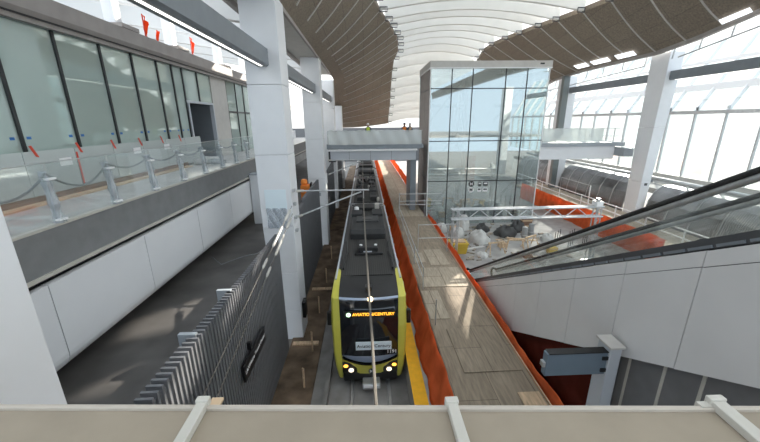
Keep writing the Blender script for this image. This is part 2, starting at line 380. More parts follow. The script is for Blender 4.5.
# over-door glass, door opening, grey panel, last panes
r = sroot('window_%d' % wn, 'short green glass panes above the dark doorway', 'window', (XG, 18, 11)); wn += 1
MB().box(XG - .012, XG + .012, 18.0, 21.0, 11.05, 12.52).build('pane', 'winglass', r)
MB().box(XG - .05, XG + .06, 17.95, 18.05, 8, 12.52).build('mullion', 'mullion', r); MB().box(XG - .05, XG + .06, 19.45, 19.55, 11.05, 12.52).build('mullion', 'mullion', r)
MB().box(XG - .06, XG + .08, 18.0, 21.0, 10.95, 11.07).build('transom', 'postgrey', r)
d = sroot('door_1', 'dark open doorway with steel frame in the left concourse', 'door', (XG, 19.5, 8))
MB().box(XG - .1, XG + .1, 18.05, 18.17, 8, 10.95).build('jamb', 'postgrey', d); MB().box(XG - .1, XG + .1, 20.88, 21.0, 8, 10.95).build('jamb', 'postgrey', d)
MB().box(XG - 1.6, XG - 1.5, 18.0, 21.1, 8, 11.0).build('inner_panel', 'darkgrey', d)
MB().box(XG - 1.6, XG - .1, 20.9, 21.0, 8, 11.0).build('door_leaf', 'beam', d)
MB().box(XG - 1.5, XG - .1, 18.0, 18.06, 8, 11.0).build('side_lining', 'darkgrey', d)
MB().box(XG - 1.6, XG - .1, 18.0, 21.0, 10.97, 11.03).build('top_lining', 'darkgrey', d)
struct('wall_panel', MB().box(XG - .1, XG + .06, 21.05, 23.2, 8, 12.52), 'ceilwhite', 'plain light grey wall panel beside the dark doorway', 'wall panel')
for a, b in ((23.25, 24.9), (24.9, 26.4), (26.4, 28.0)):
    r = sroot('window_%d' % wn, 'green glass pane past the grey panel, %s from the doorway' % ORD[wn - 11], 'window', (XG, a, 8)); wn += 1
    MB().box(XG - .012, XG + .012, a, b, 8.05, 12.52).build('pane', 'winglass', r)
    MB().box(XG - .05, XG + .06, a - .05, a + .05, 8, 12.52).build('mullion', 'mullion', r)
    MB().box(XG - .05, XG + .05, a, b, 10.6, 10.7).build('transom', 'mullion', r)
# far concourse wing past the glass building
fwg = sroot('wall_far_concourse', 'pale grey upper band of the far left concourse', 'wall', (-9, 34, 10))
MB().box(-9.4, -9.1, 28.2, 46, 10.9, 12.5).build('upper_band', 'ceilwhite', fwg)
MB().box(-9.4, -9.1, 28.2, 46, 8, 8.9).build('lower_wall', 'panelwhite', fwg)
for y in (32, 37, 42): MB().box(-9.4, -9.0, y, y + .35, 8.9, 10.9).build('post', 'white', fwg)

# ---- main roof
RIBY = [27.24 - 2.45 * k for k in range(10, 0, -1)] + [27.24, 29.83, 32.39, 34.4, 37.08, 39.32, 42.3, 44.9, 47.4, 49.9, 52.4, 55, 57.5, 60, 62.5, 65]
LXT = [(-58, -2.9), (12, -2.3), (22.3, -.1), (24.8, .35), (27.24, .81), (29.83, 1.27), (32.39, 1.88), (34.4, 2.45), (37.08, 3.03), (39.32, 3.54), (42.3, 3.92), (44.9, 4.15), (47.4, 3.9), (49.9, 3.85), (52.4, 3.95), (55, 4.0), (57.5, 4.15), (60, 4.2), (62.5, 4.2), (65, 4.25)]
LZT = [(12, 18.15), (42.3, 18.2), (44.9, 18.0), (47.4, 17.6), (49.9, 16.6), (52.4, 15.6), (55, 14.4), (57.5, 13.5), (60, 12.3), (62.5, 11.0), (65, 9.6)]
BZT = [(0, 14.55), (36, 14.55), (42.3, 14.3), (44.9, 14.0), (47.4, 13.5), (52.4, 12.3), (57.5, 10.9), (65, 8.9)]
RIGHT_RISE = [(0, 2.2), (14, 1.9), (20, 1.25), (24, .55), (27.3, .2), (40, .15), (46, 0)]
def left_end(y): return Vector((interp(LXT, y), y, interp(LZT, y)))
BXT = [(0, -3.34), (40, -3.34), (45, -3.8), (52.4, -4.45), (65, -5.7)]
def beam_pt(y): return Vector((interp(BXT, y), y, interp(BZT, y)))
def right_end(y): return Vector((2 * XC - interp(LXT, y), y, interp(LZT, y)))
def rbeam_pt(y): return Vector((2 * XC + .06 - interp(BXT, y), y, interp(BZT, y) + interp(RIGHT_RISE, y)))
yy = [-58 + 2.4 * k for k in range(25)] + [2 + .6 * k for k in range(106)]
for nm, A, B, lab, ridx in (('ceiling', beam_pt, left_end, 'dark brown perforated roof slope on the left of the ribbed skylight', 0), ('ceiling', rbeam_pt, right_end, 'dark brown perforated roof slope on the right of the ribbed skylight', 1)):
    rows = []
    for y in yy:
        a, b = A(y), B(y); rows.append([a.lerp(b, t / 6) + Vector((0, 0, -.25 * math.sin(PI * t / 6))) for t in range(7)])
    rt_ = sroot(nm, lab, 'ceiling', (0, 0, 14))
    MB().shell(rows, (0, 0, .35)).build('roof_skin', 'roofdark', rt_)
    sm = MB()
    for y in RIBY:
        a, b = A(y), B(y); pts = [a.lerp(b, t / 6) + Vector((0, 0, -.25 * math.sin(PI * t / 6) - .02)) for t in range(1 if ridx == 0 else 0, 7)]
        for p, q in zip(pts, pts[1:]): sm.bar(p, q, .10, .06)
    sm.build('seam', 'ceilwhite', rt_)
# white ribs over the open middle
for i, y in enumerate(RIBY):
    a, b = left_end(y), right_end(y); N = 20; rows_b = []
    rise = .85
    bot, top = [], []
    for k in range(N + 1):
        t = k / N; p = a.lerp(b, t); h = rise * (1 - (2 * t - 1) ** 2)
        taper = min(1, .6 + 9 * min(t, 1 - t))
        bot.append((p.x, p.z + h + .15 - .15 * taper)); top.append((p.x, p.z + h + .15 + (1.0 if y < 44 else 1.75) * taper))
    m = MB(); vs = []
    for k in range(N + 1):
        vs += [(bot[k][0], y - .16, bot[k][1]), (bot[k][0], y + .16, bot[k][1]), (top[k][0], y + .3, top[k][1]), (top[k][0], y - .3, top[k][1])]
    fs = [(0, 1, 2, 3), (4 * N + 3, 4 * N + 2, 4 * N + 1, 4 * N)]
    for k in range(N):
        for j in range(4): fs.append((4 * k + j, 4 * k + (j + 1) % 4, 4 * k + 4 + (j + 1) % 4, 4 * k + 4 + j))
    m.add(vs, fs)
    o = m.build('roof_rib', 'whiterib', None, False)
    tag(o, 'white arched roof rib spanning the skylight, %s from the camera' % ORD[i], 'roof rib', 'white roof ribs', 'structure')
    m2 = MB()
    for e, sgn in ((a, 1), (b, -1)):
        m2.tube([(e.x + sgn * .05, y - .28, e.z - .1), (e.x + sgn * .62, y - .30, e.z - .1), (e.x + sgn * .62, y - .30, e.z + .22), (e.x + sgn * .05, y - .28, e.z + .22), (e.x + sgn * .05, y - .28, e.z - .1)], .045, 6)
    if y > 20: m2.build('end_bracket', 'darkgrey', o)
# translucent skin over the ribs and over the outer left roof
rows = []
for y in yy:
    a, b = left_end(y), right_end(y)
    rows.append([(lerp(a.x - .6, b.x + .6, t / 12), y, lerp(a.z, b.z, t / 12) + 1.5 + .85 * (1 - (t / 6 - 1) ** 2)) for t in range(13)])
tag(MB().shell(rows, (0, 0, .03)).build('skylight', 'skin_sky'), 'white translucent skylight skin above the arched ribs', 'skylight', None, 'structure')
# edge beams along the roof
t4 = sroot('trim_4', 'pale soffit strip of the roof edge over the left columns', 'trim', (-4, 20, 14.6))
so = MB()
for k in range(17):
    so.box(-5.0, -3.4, 3 + 2 * k + .01, 5 + 2 * k - .01, 14.5, 15.0)
so.build('soffit_panel', 'ceilwhite', t4)
MB().box(-3.42, -3.3, 3, 37, 14.42, 15.0).build('edge_strip', 'fascia', t4)
MB().box(-5.15, -4.95, 3, 37, 14.3, 15.1).build('outer_strip', 'fascia', t4)
t5 = sroot('trim_5', 'brown edge strip of the right roof above the clear windows', 'trim', (22.2, 20, 14.6))
e5 = MB()
for a, b in zip(yy, yy[1:]): e5.bar(rbeam_pt(a) + Vector((0, 0, -.02)), rbeam_pt(b) + Vector((0, 0, -.02)), .3, .26)
e5.build('edge_strip', 'fascia', t5)
h5 = MB()
for y in [14, 16, 18, 20, 22, 24, 26, 28.5, 31, 33.5, 36, 39, 42]:
    p = rbeam_pt(y); h5.bar(p + Vector((.3, 0, 0)), p + Vector((.3, .1, -.75)), .07, .07)
h5.build('hanger', 'steel', t5)
g5 = MB()
for a, b in ((13, 19.6), (20.2, 25.6), (28.6, 44)):
    pa, pb = rbeam_pt(a), rbeam_pt(b); g5.tube([pa + Vector((.3, 0, -.75)), pb + Vector((.3, 0, -.75))], .05, 6)
g5.build('hanging_rail', 'steel', t5)
for i, (y0, y1) in enumerate(((20.6, 22.2), (28.6, 30.6), (31.4, 33.6), (34.2, 36))):
    a, b = rbeam_pt(y0).lerp(right_end(y0), .12), rbeam_pt(y1).lerp(right_end(y1), .12)
    a2, b2 = rbeam_pt(y0).lerp(right_end(y0), .2), rbeam_pt(y1).lerp(right_end(y1), .2); dz = Vector((0, 0, -.30))
    o = MB().shell([[a + dz, b + dz], [a2 + dz, b2 + dz]], (0, 0, -.02)).build('sky_slot_strip', 'slot')  # emissive strip added in place of a roof gap showing sky
    tag(o, 'added glowing strip for a skylight slot in the right roof slope, %s from the camera' % ORD[i], 'lamp', 'glowing skylight slot strips in the right roof')
# white sloping beams of the outer left roof (seen above the concourse roof edge)
for i, y in enumerate([5.6, 10.2, 14.6, 18.5, 24, 28.6, 33.2, 38]):
    o = MB().hexa([(-20, y - .25, 16.6), (-5.2, y - .25, 14.5), (-5.2, y + .25, 14.5), (-20, y + .25, 16.6), (-20, y - .25, 17.9), (-5.2, y - .25, 15.5), (-5.2, y + .25, 15.5), (-20, y + .25, 17.9)]).build('roof_beam', 'sidebeam')
    MB().box(-9.5, -9.1, y - .18, y + .18, 13.3, 15.15).build('beam_post', 'white', o); MB().box(-9.15, -8.7, y - .5, y + .5, 13.36, 13.5).build('beam_shoe', 'fascia', o)
    tag(o, 'white sloping side roof beam above the left concourse, %s from the camera' % ORD[i], 'roof beam', 'white side roof beams', 'structure')
tr = MB()
for y in [7.9, 12.5, 17.1, 21.7, 26.3]:
    for x in (-16, -13, -10, -7): tr.tube([(x, y - 2.0, 15.4 - (x + 5) * .14 + .1), (x + 1.5, y, 15.4 - (x + 6) * .14 - .1), (x + 1.5, y + 2.0, 15.4 - (x + 6.5) * .14 + .1)], .05, 6)
tag(tr.build('roof_bracing', 'steel'), 'thin steel bracing rods between the white side roof beams', 'bracing', None, 'structure')

# ---- right side: low wall, glazing
def right_wall(y0, y1, label):
    r = sroot('wall_right', label, 'wall', (22.8, y0, 0))
    prof = [(22.62, -.1), (22.6, 1.4), (22.66, 2.6), (22.86, 3.65), (23.25, 4.4), (23.8, 4.8), (24.4, 4.88)]
    if y0 > 20: prof = [(x + .45, z) for x, z in prof]
    n = max(1, round((y1 - y0) / 1.9)); pw = (y1 - y0) / n
    pan = MB(); edge = MB()
    for k in range(n):
        a, b = y0 + k * pw + .03, y0 + (k + 1) * pw - .14
        rows = []; q = 14
        for j in range(q * 2 + 1):
            y = lerp(a, b, j / (q * 2)); d = .035 if j % 2 else 0
            rows.append([(x + d, y, z) for x, z in prof])
        pan.shell(rows, (.12, 0, -.02))
        edge.shell([[(x - .04, b + .03, z) for x, z in prof], [(x - .04, b + .08, z) for x, z in prof]], (.12, 0, 0))
    pan.build('panel', 'finr', r); edge.build('panel_edge', 'steel', r)
right_wall(8, 25.9, 'dark ribbed metal wall on the right behind the escalator')
right_wall(28.8, 39.4, 'dark ribbed metal wall on the right beyond the leaning column')
right_wall(41.8, 60, 'dark ribbed metal wall on the right, far stretch beside the tower')
XF = 28.0
struct('floor_side', MB().box(24.2, 34, 3, 62, 3.9, 4.35), 'concrete', 'pale ledge between the ribbed right wall and the clear windows', 'floor')
t6 = sroot('trim_6', 'concrete kerb and grey pipe along the foot of the right windows', 'trim', (27, 20, 4.4))
MB().box(27.6, 28.3, 3, 62, 4.35, 5.05).build('kerb', 'ceilwhite', t6)
MB().tube([(26.4, 3, 4.75), (26.4, 62, 4.75)], .16, 10).build('pipe', 'steel', t6, True)
for y in range(6, 62, 4): MB().box(26.25, 26.55, y, y + .1, 4.35, 4.75).build('pipe_support', 'greysteel', t6)
fy = [8 + 2.6 * k for k in range(-6, 21)]
for k, (a, b) in enumerate(zip(fy, fy[1:])):
    r = sroot('window_%d' % wn, 'bright clear window bay of the right facade, %s from the camera' % ORD[k], 'window', (XF, a, 5)); wn += 1
    MB().box(XF - .012, XF + .012, a, b, 5.05, 10.35).build('pane', 'facadeglass', r)
    MB().box(XF - .14, XF + .02, a - .06, a + .06, 5.05, 10.9).build('mullion', 'steel', r)
    up_ = MB(); up_.shell([[(XF + .02, a, 10.6), (XF + .02, b, 10.6)], [(XF + 3.6, a, 16.6), (XF + 3.6, b, 16.6)]], (.02, 0, -.01)); up_.build('sloping_pane', 'facadeglass', r)
    MB().bar((XF - .1, a, 10.5), (XF + 3.5, a, 16.6), .12, .26, (1, 0, -.6)).build('sloping_bar', 'white', r)
t7 = sroot('trim_7', 'horizontal white rails across the bright right facade', 'trim', (XF, 20, 10.4))
MB().box(XF - .3, XF, -8, 60, 10.3, 10.58).build('rail', 'steel', t7)
MB().bar((XF + 1.0, 8, 12.5), (XF + 1.0, 60, 12.5), .2, .5).build('upper_rail', 'white', t7)
MB().bar((XF + 2.2, 8, 14.7), (XF + 2.2, 60, 14.7), .12, .26).build('upper_rail', 'white', t7)
MB().box(XF - 1.5, XF - .25, 8, 60, 11.35, 11.4).build('glass_shelf', 'balglass', t7)

# ================================================================== COLUMNS
def column(x0, x1, y0, y1, zb, zt, label, lean=0, foot=.25, name='column', joints=True):
    r = thing(name, label, 'column', ((x0 + x1) / 2, (y0 + y1) / 2, zb)); r['kind'] = 'structure'
    zs = [zb, zb + 1.55, 3.4, 5.6, 8.7, 11.4, zt]
    zs = sorted(set(z for z in zs if zb <= z <= zt)) if joints else [zb, zt]
    m = MB(); f = lambda z: max(0, 1 - (z - zb) / 4.5)
    for a, b in zip(zs, zs[1:]):
        la, lb = lean * (a - zb), lean * (b - zb - .02)
        fa_, fb_ = foot * f(a), foot * f(b - .02)
        s = 1 if lean >= 0 else -1
        m.hexa([(x0 + la + fa_, y0, a), (x1 + la, y0, a), (x1 + la, y1, a), (x0 + la + fa_, y1, a), (x0 + lb + fb_, y0, b - .012), (x1 + lb, y0, b - .012), (x1 + lb, y1, b - .012), (x0 + lb + fb_, y1, b - .012)])
    m.build('casing', 'white', r, bevel=.02)
    MB().box(x0 + foot + .02, x1 - .02, y0 + .02, y1 - .02, zb, zb + .3).build('core', 'greysteel', r)
    return r
column(-4.5, -3.2, 1.6, 3.02, -.1, 15, 'white column at lower left close to the camera', foot=.2, joints=False)
c1 = column(-4.55, -3.2, 14.25, 15.6, -.1, 14.5, 'tall white column between the track and the left walkway, in front of the stepped wall', foot=.42)
c1f = MB().box(-4.32, -3.42, 14.235, 14.252, 6.4, 7.25); c1f.build('window_film', 'signwhite', c1)
rows = [[(-4.3 + .85 * i / 8, 14.225 - .02 * math.sin(i * 1.9 + j * 1.3), 5.55 + .9 * j / 6) for i in range(9)] for j in range(7)]
MB().shell(rows, (0, .012, 0)).build('plastic_wrap', 'plastic', c1)
bx = MB()
for z in (5.3, 5.9, 6.5, 7.1): bx.box(-3.2, -3.08, 14.4, 14.62, z, z + .12)
bx.build('bracket', 'steel', c1)
MB().box(-3.2, -3.05, 14.5, 15.0, .9, 1.7).build('control_box', 'black', c1)
c2 = column(-4.65, -3.3, 27.1, 28.4, -.1, 14.5, 'white column carrying the near end of the footbridge', foot=.4)
MB().box(-3.95, -3.7, 27.08, 27.1, 4.2, 4.45).build('hatch', 'greysteel', c2)
MB().box(-3.3, -3.15, 27.2, 27.5, 5.2, 6.0).build('lamp_box', 'letters', c2)
column(-4.65, -3.4, 39.6, 40.9, -.1, 14.3, 'white column beyond the footbridge at the left of the train', foot=.3)
column(-4.65, -3.4, 52.4, 53.7, -.1, 12.2, 'most distant white column on the left of the train', foot=.3)
rc = thing('column', 'white column at the right with grey hatch, in front of the bright windows', 'column', (22.9, 27.2, 1)); rc['kind'] = 'structure'
cm = MB(); cz = [.2, 5.0, 9.3, 14.75]
for a, b in zip(cz, cz[1:]):
    q = lambda z: (lerp(22.42, 22.66, (z - .2) / 14.4), lerp(23.02, 23.78, (z - .2) / 14.4), lerp(27.75, 28.25, (z - .2) / 14.4))
    (l0, r0, k0), (l1, r1, k1) = q(a), q(b - .015)
    cm.hexa([(l0, 26.5, a), (r0, 26.5, a), (r0, k0, a), (l0, k0, a), (l1, 26.5, b - .015), (r1, 26.5, b - .015), (r1, k1, b - .015), (l1, k1, b - .015)])
cm.build('casing', 'white', rc, bevel=.02)
cm2 = MB().box(22.7, 23.1, 26.6, 27.6, .2, 14.5).build('core', 'greysteel', rc)
MB().box(22.78, 23.02, 26.48, 26.5, 4.7, 4.9).build('hatch', 'darkgrey', rc)
column(22.62, 23.75, 39.6, 41.4, 1.0, 14.6, 'white right column beyond the short footbridge', foot=0)
pn = sroot('wall_shaft', 'dark steel frame rising behind the tower at the right roof edge', 'wall', (21, 42, 1))
MB().box(21.75, 22.4, 38.7, 39.2, 2.25, 14.5).build('post', 'shaftdark', pn)

column(-4.5, -3.2, -11.3, -10, 7.5, 15, 'white column behind the parapet on the left', foot=.1)
column(22.62, 23.75, -.5, 1.3, 1.0, 15, 'white column beside the right facade near the parapet', foot=0)
# grey lamp beams
def lamp_beam(x0, x1, y0, y1, z, label):
    r = thing('lamp_beam', label, 'lamp', ((x0 + x1) / 2, (y0 + y1) / 2, z), 'grey lamp beams between the columns')
    h = .62
    MB().prism([(x0, z + .06), (x0 + .08, z), (x1 - .08, z), (x1, z + .06), (x1, z + h), (x0, z + h)], 'y', y0, y1).build('housing', 'beam', r)
    c = (x0 + x1) / 2
    MB().box(c - .01, c + .07, y0 + .15, y1 - .25, z - .012, z + .004).build('light_strip', 'led', r)
    MB().box(x0 + .04, x1 - .04, y1 - .012, y1 + .02, z + .04, z + h - .04).build('end_plate', 'greysteel', r)
lamp_beam(-4.12, -3.62, 2.9, 14.22, 12.02, 'long grey lamp beam at the top left running to the nearest tall column')
lamp_beam(-4.12, -3.62, 15.65, 27.05, 12.02, 'grey lamp beam between the first and second left columns')
lamp_beam(-4.12, -3.62, 28.45, 39.5, 12.02, 'grey lamp beam beyond the second left column')
lamp_beam(22.9, 23.4, 8, 26.45, 12.75, 'grey lamp beam at the far right, near side of the right column')
lamp_beam(22.9, 23.4, 28.35, 39.5, 12.75, 'grey lamp beam between right column and the dark frame')

# ================================================================== FOREGROUND LEDGE
pa, pb = Vector((-3.1, 1.355, 8.80)), Vector((4.0, .968, 8.80))
lg = thing('parapet', 'beige metal parapet ledge across the bottom of the view', 'parapet', (0, 1, 7.8)); lg['kind'] = 'structure'
def ledge(d0, d1, z0, z1):
    n = Vector((-.0545, -1, 0)).normalized()
    p = [pa + n * d0, pb + n * d0, pb + n * d1, pa + n * d1]
    return MB().hexa([(q.x, q.y, z0) for q in p] + [(q.x, q.y, z1) for q in p])
ledge(.0, .022, 8.6, 8.815).build('front_lip', 'beigelip', lg, bevel=.004)
ledge(.022, .60, 8.55, 8.80).build('coping', 'beige', lg)
ledge(.05, .55, 7.4, 8.55).build('upstand', 'beige', lg)
struct('floor_mezzanine', MB().box(-14, 30, -22, .45, 7.2, 7.5), 'concrete', 'concourse floor behind the parapet', 'floor')
for (x, yt, lab) in ((-.735, 1.235, 'ivory metal bar on the beige ledge at the left'), (.35, 1.175, 'ivory metal bar on the beige ledge in the middle'), (1.49, 1.125, 'ivory metal bar on the beige ledge at the right')):
    r = thing('ledge_bar', lab, 'bar', (x, yt - .3, 8.8), 'ivory bars on the ledge')
    wd = .045 if x < 1 else .06
    dx = .03 if x > 1 else 0
    MB().hexa([(x - wd / 2 - dx, .55, 8.80), (x + wd / 2 - dx, .55, 8.80), (x + wd / 2, yt, 8.80), (x - wd / 2, yt, 8.80), (x - wd / 2 - dx, .55, 8.835), (x + wd / 2 - dx, .55, 8.835), (x + wd / 2, yt, 8.835), (x - wd / 2, yt, 8.835)]).build('flat_bar', 'bar', r, bevel=.004)
    MB().box(x - wd / 2 - .006, x + wd / 2 + .006, yt - .02, yt + .01, 8.80, 8.845).build('end_clamp', 'bar', r, bevel=.005)
    MB().box(x - .02, x + .02, yt, yt + .02, 8.55, 8.80).build('clamp_leg', 'steel', r)
    if x < 0:
        MB().box(x + wd / 2, x + wd / 2 + .05, yt - .03, yt + .03, 8.80, 8.812).build('shim', 'timber', r)
    if x > 1:
        MB().box(x - wd / 2 - .05, x - wd / 2, yt - .03, yt + .0, 8.80, 8.82).build('side_lug', 'bar', r)

# ================================================================== LEFT WALKWAY FITTINGS
bal = thing('glass_balustrade', 'glass balustrade with plastic wrapped posts along the left walkway edge', 'balustrade', (-6.46, 12, 8.0))
py = [5.3, 7.04, 8.72, 10.4, 12.1, 13.8, 15.5, 17.2, 18.9, 20.6]
for i, y in enumerate(py):
    p = MB().prism([(-6.50, 8.0), (-6.42, 8.0), (-6.38, 8.4), (-6.44, 9.08), (-6.52, 9.08), (-6.48, 8.4)], 'y', y - .05, y + .05).build('post', 'steel', bal)
    rows = []
    for j in range(9):
        z = 8.03 + 1.07 * j / 8; c = -6.44 + (.06 - .012 * j); rr = .085 + .018 * math.sin(j * 2.1 + i)
        rows.append([(c + rr * math.cos(2 * PI * k / 10) * (1 + .15 * math.sin(3 * k + j)), y + rr * math.sin(2 * PI * k / 10), z) for k in range(11)])
    MB().grid(rows).build('plastic_wrap', 'plastic', p)
    MB().box(-6.40, -6.30, y - .1, y + .1, 8.08, 8.12).build('clamp', 'letters', p); MB().box(-6.42, -6.32, y - .08, y + .1, 8.92, 8.96).build('clamp', 'letters', p)
for a, b in zip(py, py[1:]):
    MB().box(-6.405, -6.385, a + .04, b - .04, 8.06, 9.25).build('glass_panel', 'balglass', bal)
MB().box(-6.405, -6.385, 3.0, 5.26, 8.06, 9.25).build('glass_panel', 'balglass', bal)
MB().tube([(-6.395, 3, 9.26), (-6.395, 20.6, 9.26)], .012, 6).build('top_edge', 'steel', bal)
rp_ = MB()
for a, b in zip([3.4] + py, py):
    rp_.tube([(-6.43, lerp(a, b, t / 8), 9.05 - .38 * 4 * (t / 8) * (1 - t / 8) * (1 if b < 9 else .5)) for t in range(9)], .022, 6, False)
rp_.build('rope', 'rope', bal)
hb = thing('protective_sheeting', 'row of milky plastic protective sheets along the foot of the green glass', 'protective sheet', (-8.62, 12, 8))
hs = MB()
for k in range(12):
    a = 4.2 + 1.6 * k
    if a > 17: break
    hs.box(-8.66, -8.64, a + .01, a + 1.59, 8.1, 9.32)
hs.build('sheet', 'film', hb)
for k in range(9):
    y = 5.0 + 1.45 * k; MB().hexa([(-8.635, y, 9.18), (-8.635, y + .07, 9.16), (-8.63, y + .09, 9.16), (-8.63, y + .02, 9.18), (-8.635, y - .13, 9.46), (-8.635, y - .05, 9.47), (-8.63, y - .05, 9.47), (-8.63, y - .13, 9.46)]).build('red_tape', 'redtape', hb)
MB().box(-8.636, -8.63, 10.62, 10.68, 8.2, 9.2).build('red_tape', 'redtape', hb)
nk = MB()
for y, z in ((6.0, 8.75), (10.0, 8.85), (13.2, 8.9), (15.2, 8.9)): nk.box(-8.637, -8.632, y, y + .42, z, z + .22)
nk.build('notice', 'letters', hb)
kb = thing('kickboard', 'brown timber kickboard on the left walkway floor', 'kickboard', (-8.5, 12, 8))
MB().box(-8.62, -8.55, 4, 16.8, 8.0, 8.18).build('upright_board', 'timberdark', kb)
MB().box(-8.55, -8.25, 4, 16.6, 8.0, 8.045).build('flat_board', 'timber', kb)
# barrier tape and rolled hose by the doorway
rl = thing('rolled_sheeting', 'heap of rolled plastic sheeting on the walkway near the doorway', 'plastic sheeting', (-7.9, 17.4, 8))
MB().tube([(-8.3, 16.95, 8.16), (-8.0, 17.4, 8.2), (-7.6, 18.3, 8.16)], [.14, .2, .13], 10).build('roll', 'tarp', rl, True)
MB().tube([(-8.1, 17.6, 8.12), (-7.5, 17.2, 8.15), (-7.1, 17.6, 8.1)], [.1, .15, .08], 10).build('loose_fold', 'plastic', rl, True)
# flags on the roof
for i, (y, lab) in enumerate(((15.55, 'orange warning flag on the concourse roof, nearest'), (19.4, 'orange warning flag on the concourse roof, farther one'))):
    r = thing('warning_flag', lab, 'flag', (-8.75, y, 13.32), 'orange flags on the concourse roof')
    MB().tube([(-8.75, y, 13.3), (-8.75, y, 14.15)], .025, 6).build('pole', 'redtape', r)
    rows = [[(-8.75 + .06 * math.sin(k * 1.4 + j), y + .03 + .26 * k / 5 * (1 - j / 8), 14.12 - .62 * j / 6 - .18 * k / 5) for k in range(6)] for j in range(7)]
    MB().shell(rows, (.008, 0, 0)).build('cloth', 'flag', r)
    if i == 0:
        rows = [[(-8.72 + .05 * math.sin(k * 1.4 + j), y + .75 + .22 * k / 5 * (1 - j / 7), 13.75 - .42 * j / 6) for k in range(6)] for j in range(7)]
        MB().shell(rows, (.008, 0, 0)).build('streamer', 'flag', r)
# cable lying on dark lower floor, small clamp
tag(MB().tube([(-6.6, 13.6, 4.52), (-5.9, 12.8, 4.52), (-5.3, 13.6, 4.52), (-4.8, 13.9, 4.52), (-4.3, 15.4, 4.52)], .018, 6).build('loose_cable', 'rope'), 'thin loose cable lying on the dark lower floor', 'cable')
wg = thing('white_duct', 'white box duct end against the left fascia behind the tall column', 'duct', (-6.1, 18.9, 4.5))
MB().box(-6.33, -5.6, 18.5, 19.3, 4.5, 7.25).build('casing', 'panelwhite', wg, bevel=.03)
MB().box(-6.34, -5.58, 18.48, 19.32, 7.25, 7.32).build('lid', 'greysteel', wg)
cn = thing('orange_crate', 'orange equipment bundle on the stepped wall by the second column', 'equipment', (-4.3, 24.6, 4.5))
MB().box(-4.75, -4.1, 24.2, 25.0, 4.5, 5.6).build('case', 'vestorange', cn, bevel=.06); MB().lathe([(.2, 0), (.25, .15), (.2, .36), (.08, .42)], (-4.5, 24.5, 5.6)).build('bundle', 'vestorange', cn, True)
MB().box(-4.08, -3.98, 24.3, 24.9, 4.5, 5.75).build('dark_pack', 'black', cn, bevel=.03)

# station sign on the fin wall
sg = thing('station_sign', 'long black sign with white lettering on the dark fin wall', 'sign', (-3.6, 9.2, 3))
MB().box(-3.64, -3.56, 8.15, 10.15, 2.82, 3.36).build('board', 'black', sg, bevel=.01)
MB().box(-3.72, -3.6, 8.9, 9.0, 3.36, 3.6).build('bracket', 'black', sg)
text('LAX/Metro Transit Center', .17, 'letters', sg, (-3.555, 9.13, 3.1), (PI / 2, 0, PI / 2))

# ================================================================== TRAIN
T = thing('light_rail_train', 'yellow fronted light rail train standing on the track beside the orange netting', 'train', (.05, 30, 0))
X0 = .0
def bx_(x0, x1, y0, y1, z0, z1): return MB().box(X0 + x0, X0 + x1, y0, y1, z0, z1)
def body(y0, y1):
    pr = [(-1.27, .45), (1.27, .45), (1.33, .9), (1.33, 3.2), (1.30, 3.75), (1.22, 3.92), (-1.22, 3.92), (-1.30, 3.75), (-1.33, 3.2), (-1.33, .9)]
    MB().prism([(X0 + x, z) for x, z in pr], 'y', y0, y1).build('car_body', 'trainside', T)
    for s in (-1, 1):
        for k in range(int((y1 - y0 - 2) / 1.9)):
            a = y0 + 1.2 + 1.9 * k
            MB().box(X0 + s * 1.335 - .01, X0 + s * 1.335 + .01, a, a + 1.6, 1.7, 2.9).build('side_window', 'shield', T)
        MB().bar((X0 + s * 1.29, y0, 3.93), (X0 + s * 1.29, y1, 3.93), .07, .10).build('roof_rail', 'postgrey', T)
        for a in (y0 + 2.5, y1 - 3.8):
            for q in (0, 1.9): MB().tube([(X0 + s * .62, a + q, .35), (X0 + s * .78, a + q, .35)], .35, 16).build('wheel', 'steel', T)
    MB().box(X0 - 1.24, X0 + 1.24, y0 + .1, y1 - .1, 3.9, 3.93).build('gutter', 'black', T)
    MB().box(X0 - 1.02, X0 + 1.02, y0 + .3, y1 - .2, 3.9, 3.96).build('roof_deck', 'traindeck', T)
    MB().box(X0 - 1.1, X0 + 1.1, y0 + .5, y1 - .5, .22, .47).build('underframe', 'traindark', T)
body(12.35, 24.6); body(25.3, 37.9); body(38.6, 51.5); body(52.1, 64); body(64.7, 78)
for a in (24.6, 37.9, 51.5, 64): MB().box(X0 - 1.15, X0 + 1.15, a - .05, a + .75, .5, 3.85).build('gangway', 'rubber', T)
# front cab: black shell lofted between side pillars
def loft(secs, name, m, par=T, smooth=True):
    n = len(secs[0]); mb = MB(); vs = [p for s in secs for p in s]
    fs = [(i * n + k, i * n + k + 1, (i + 1) * n + k + 1, (i + 1) * n + k) for i in range(len(secs) - 1) for k in range(n - 1)]
    mb.add(vs, fs); return mb.build(name, m, par, smooth)
FS = [(3.96, 12.55), (3.93, 12.1), (3.85, 11.6), (3.70, 11.22)]
def frow(z, y, hw, bow=.14, n=12):
    return [(X0 + hw * (2 * k / n - 1), y + bow * (2 * k / n - 1) ** 2, z) for k in range(n + 1)]
loft([frow(z, y, 1.12, .02 + .03 * i) for i, (z, y) in enumerate(FS[:4])], 'cab_roof', 'traindark')
loft([frow(z, y, h) for z, y, h in ((3.72, 11.2, 1.10), (3.60, 11.10, 1.10), (2.6, 10.97, 1.10), (1.40, 10.87, 1.08))], 'windshield', 'shield')
loft([frow(3.735, 11.17, 1.1), frow(3.70, 11.12, 1.1), frow(3.66, 11.12, 1.1)], 'visor', 'bluepanel')
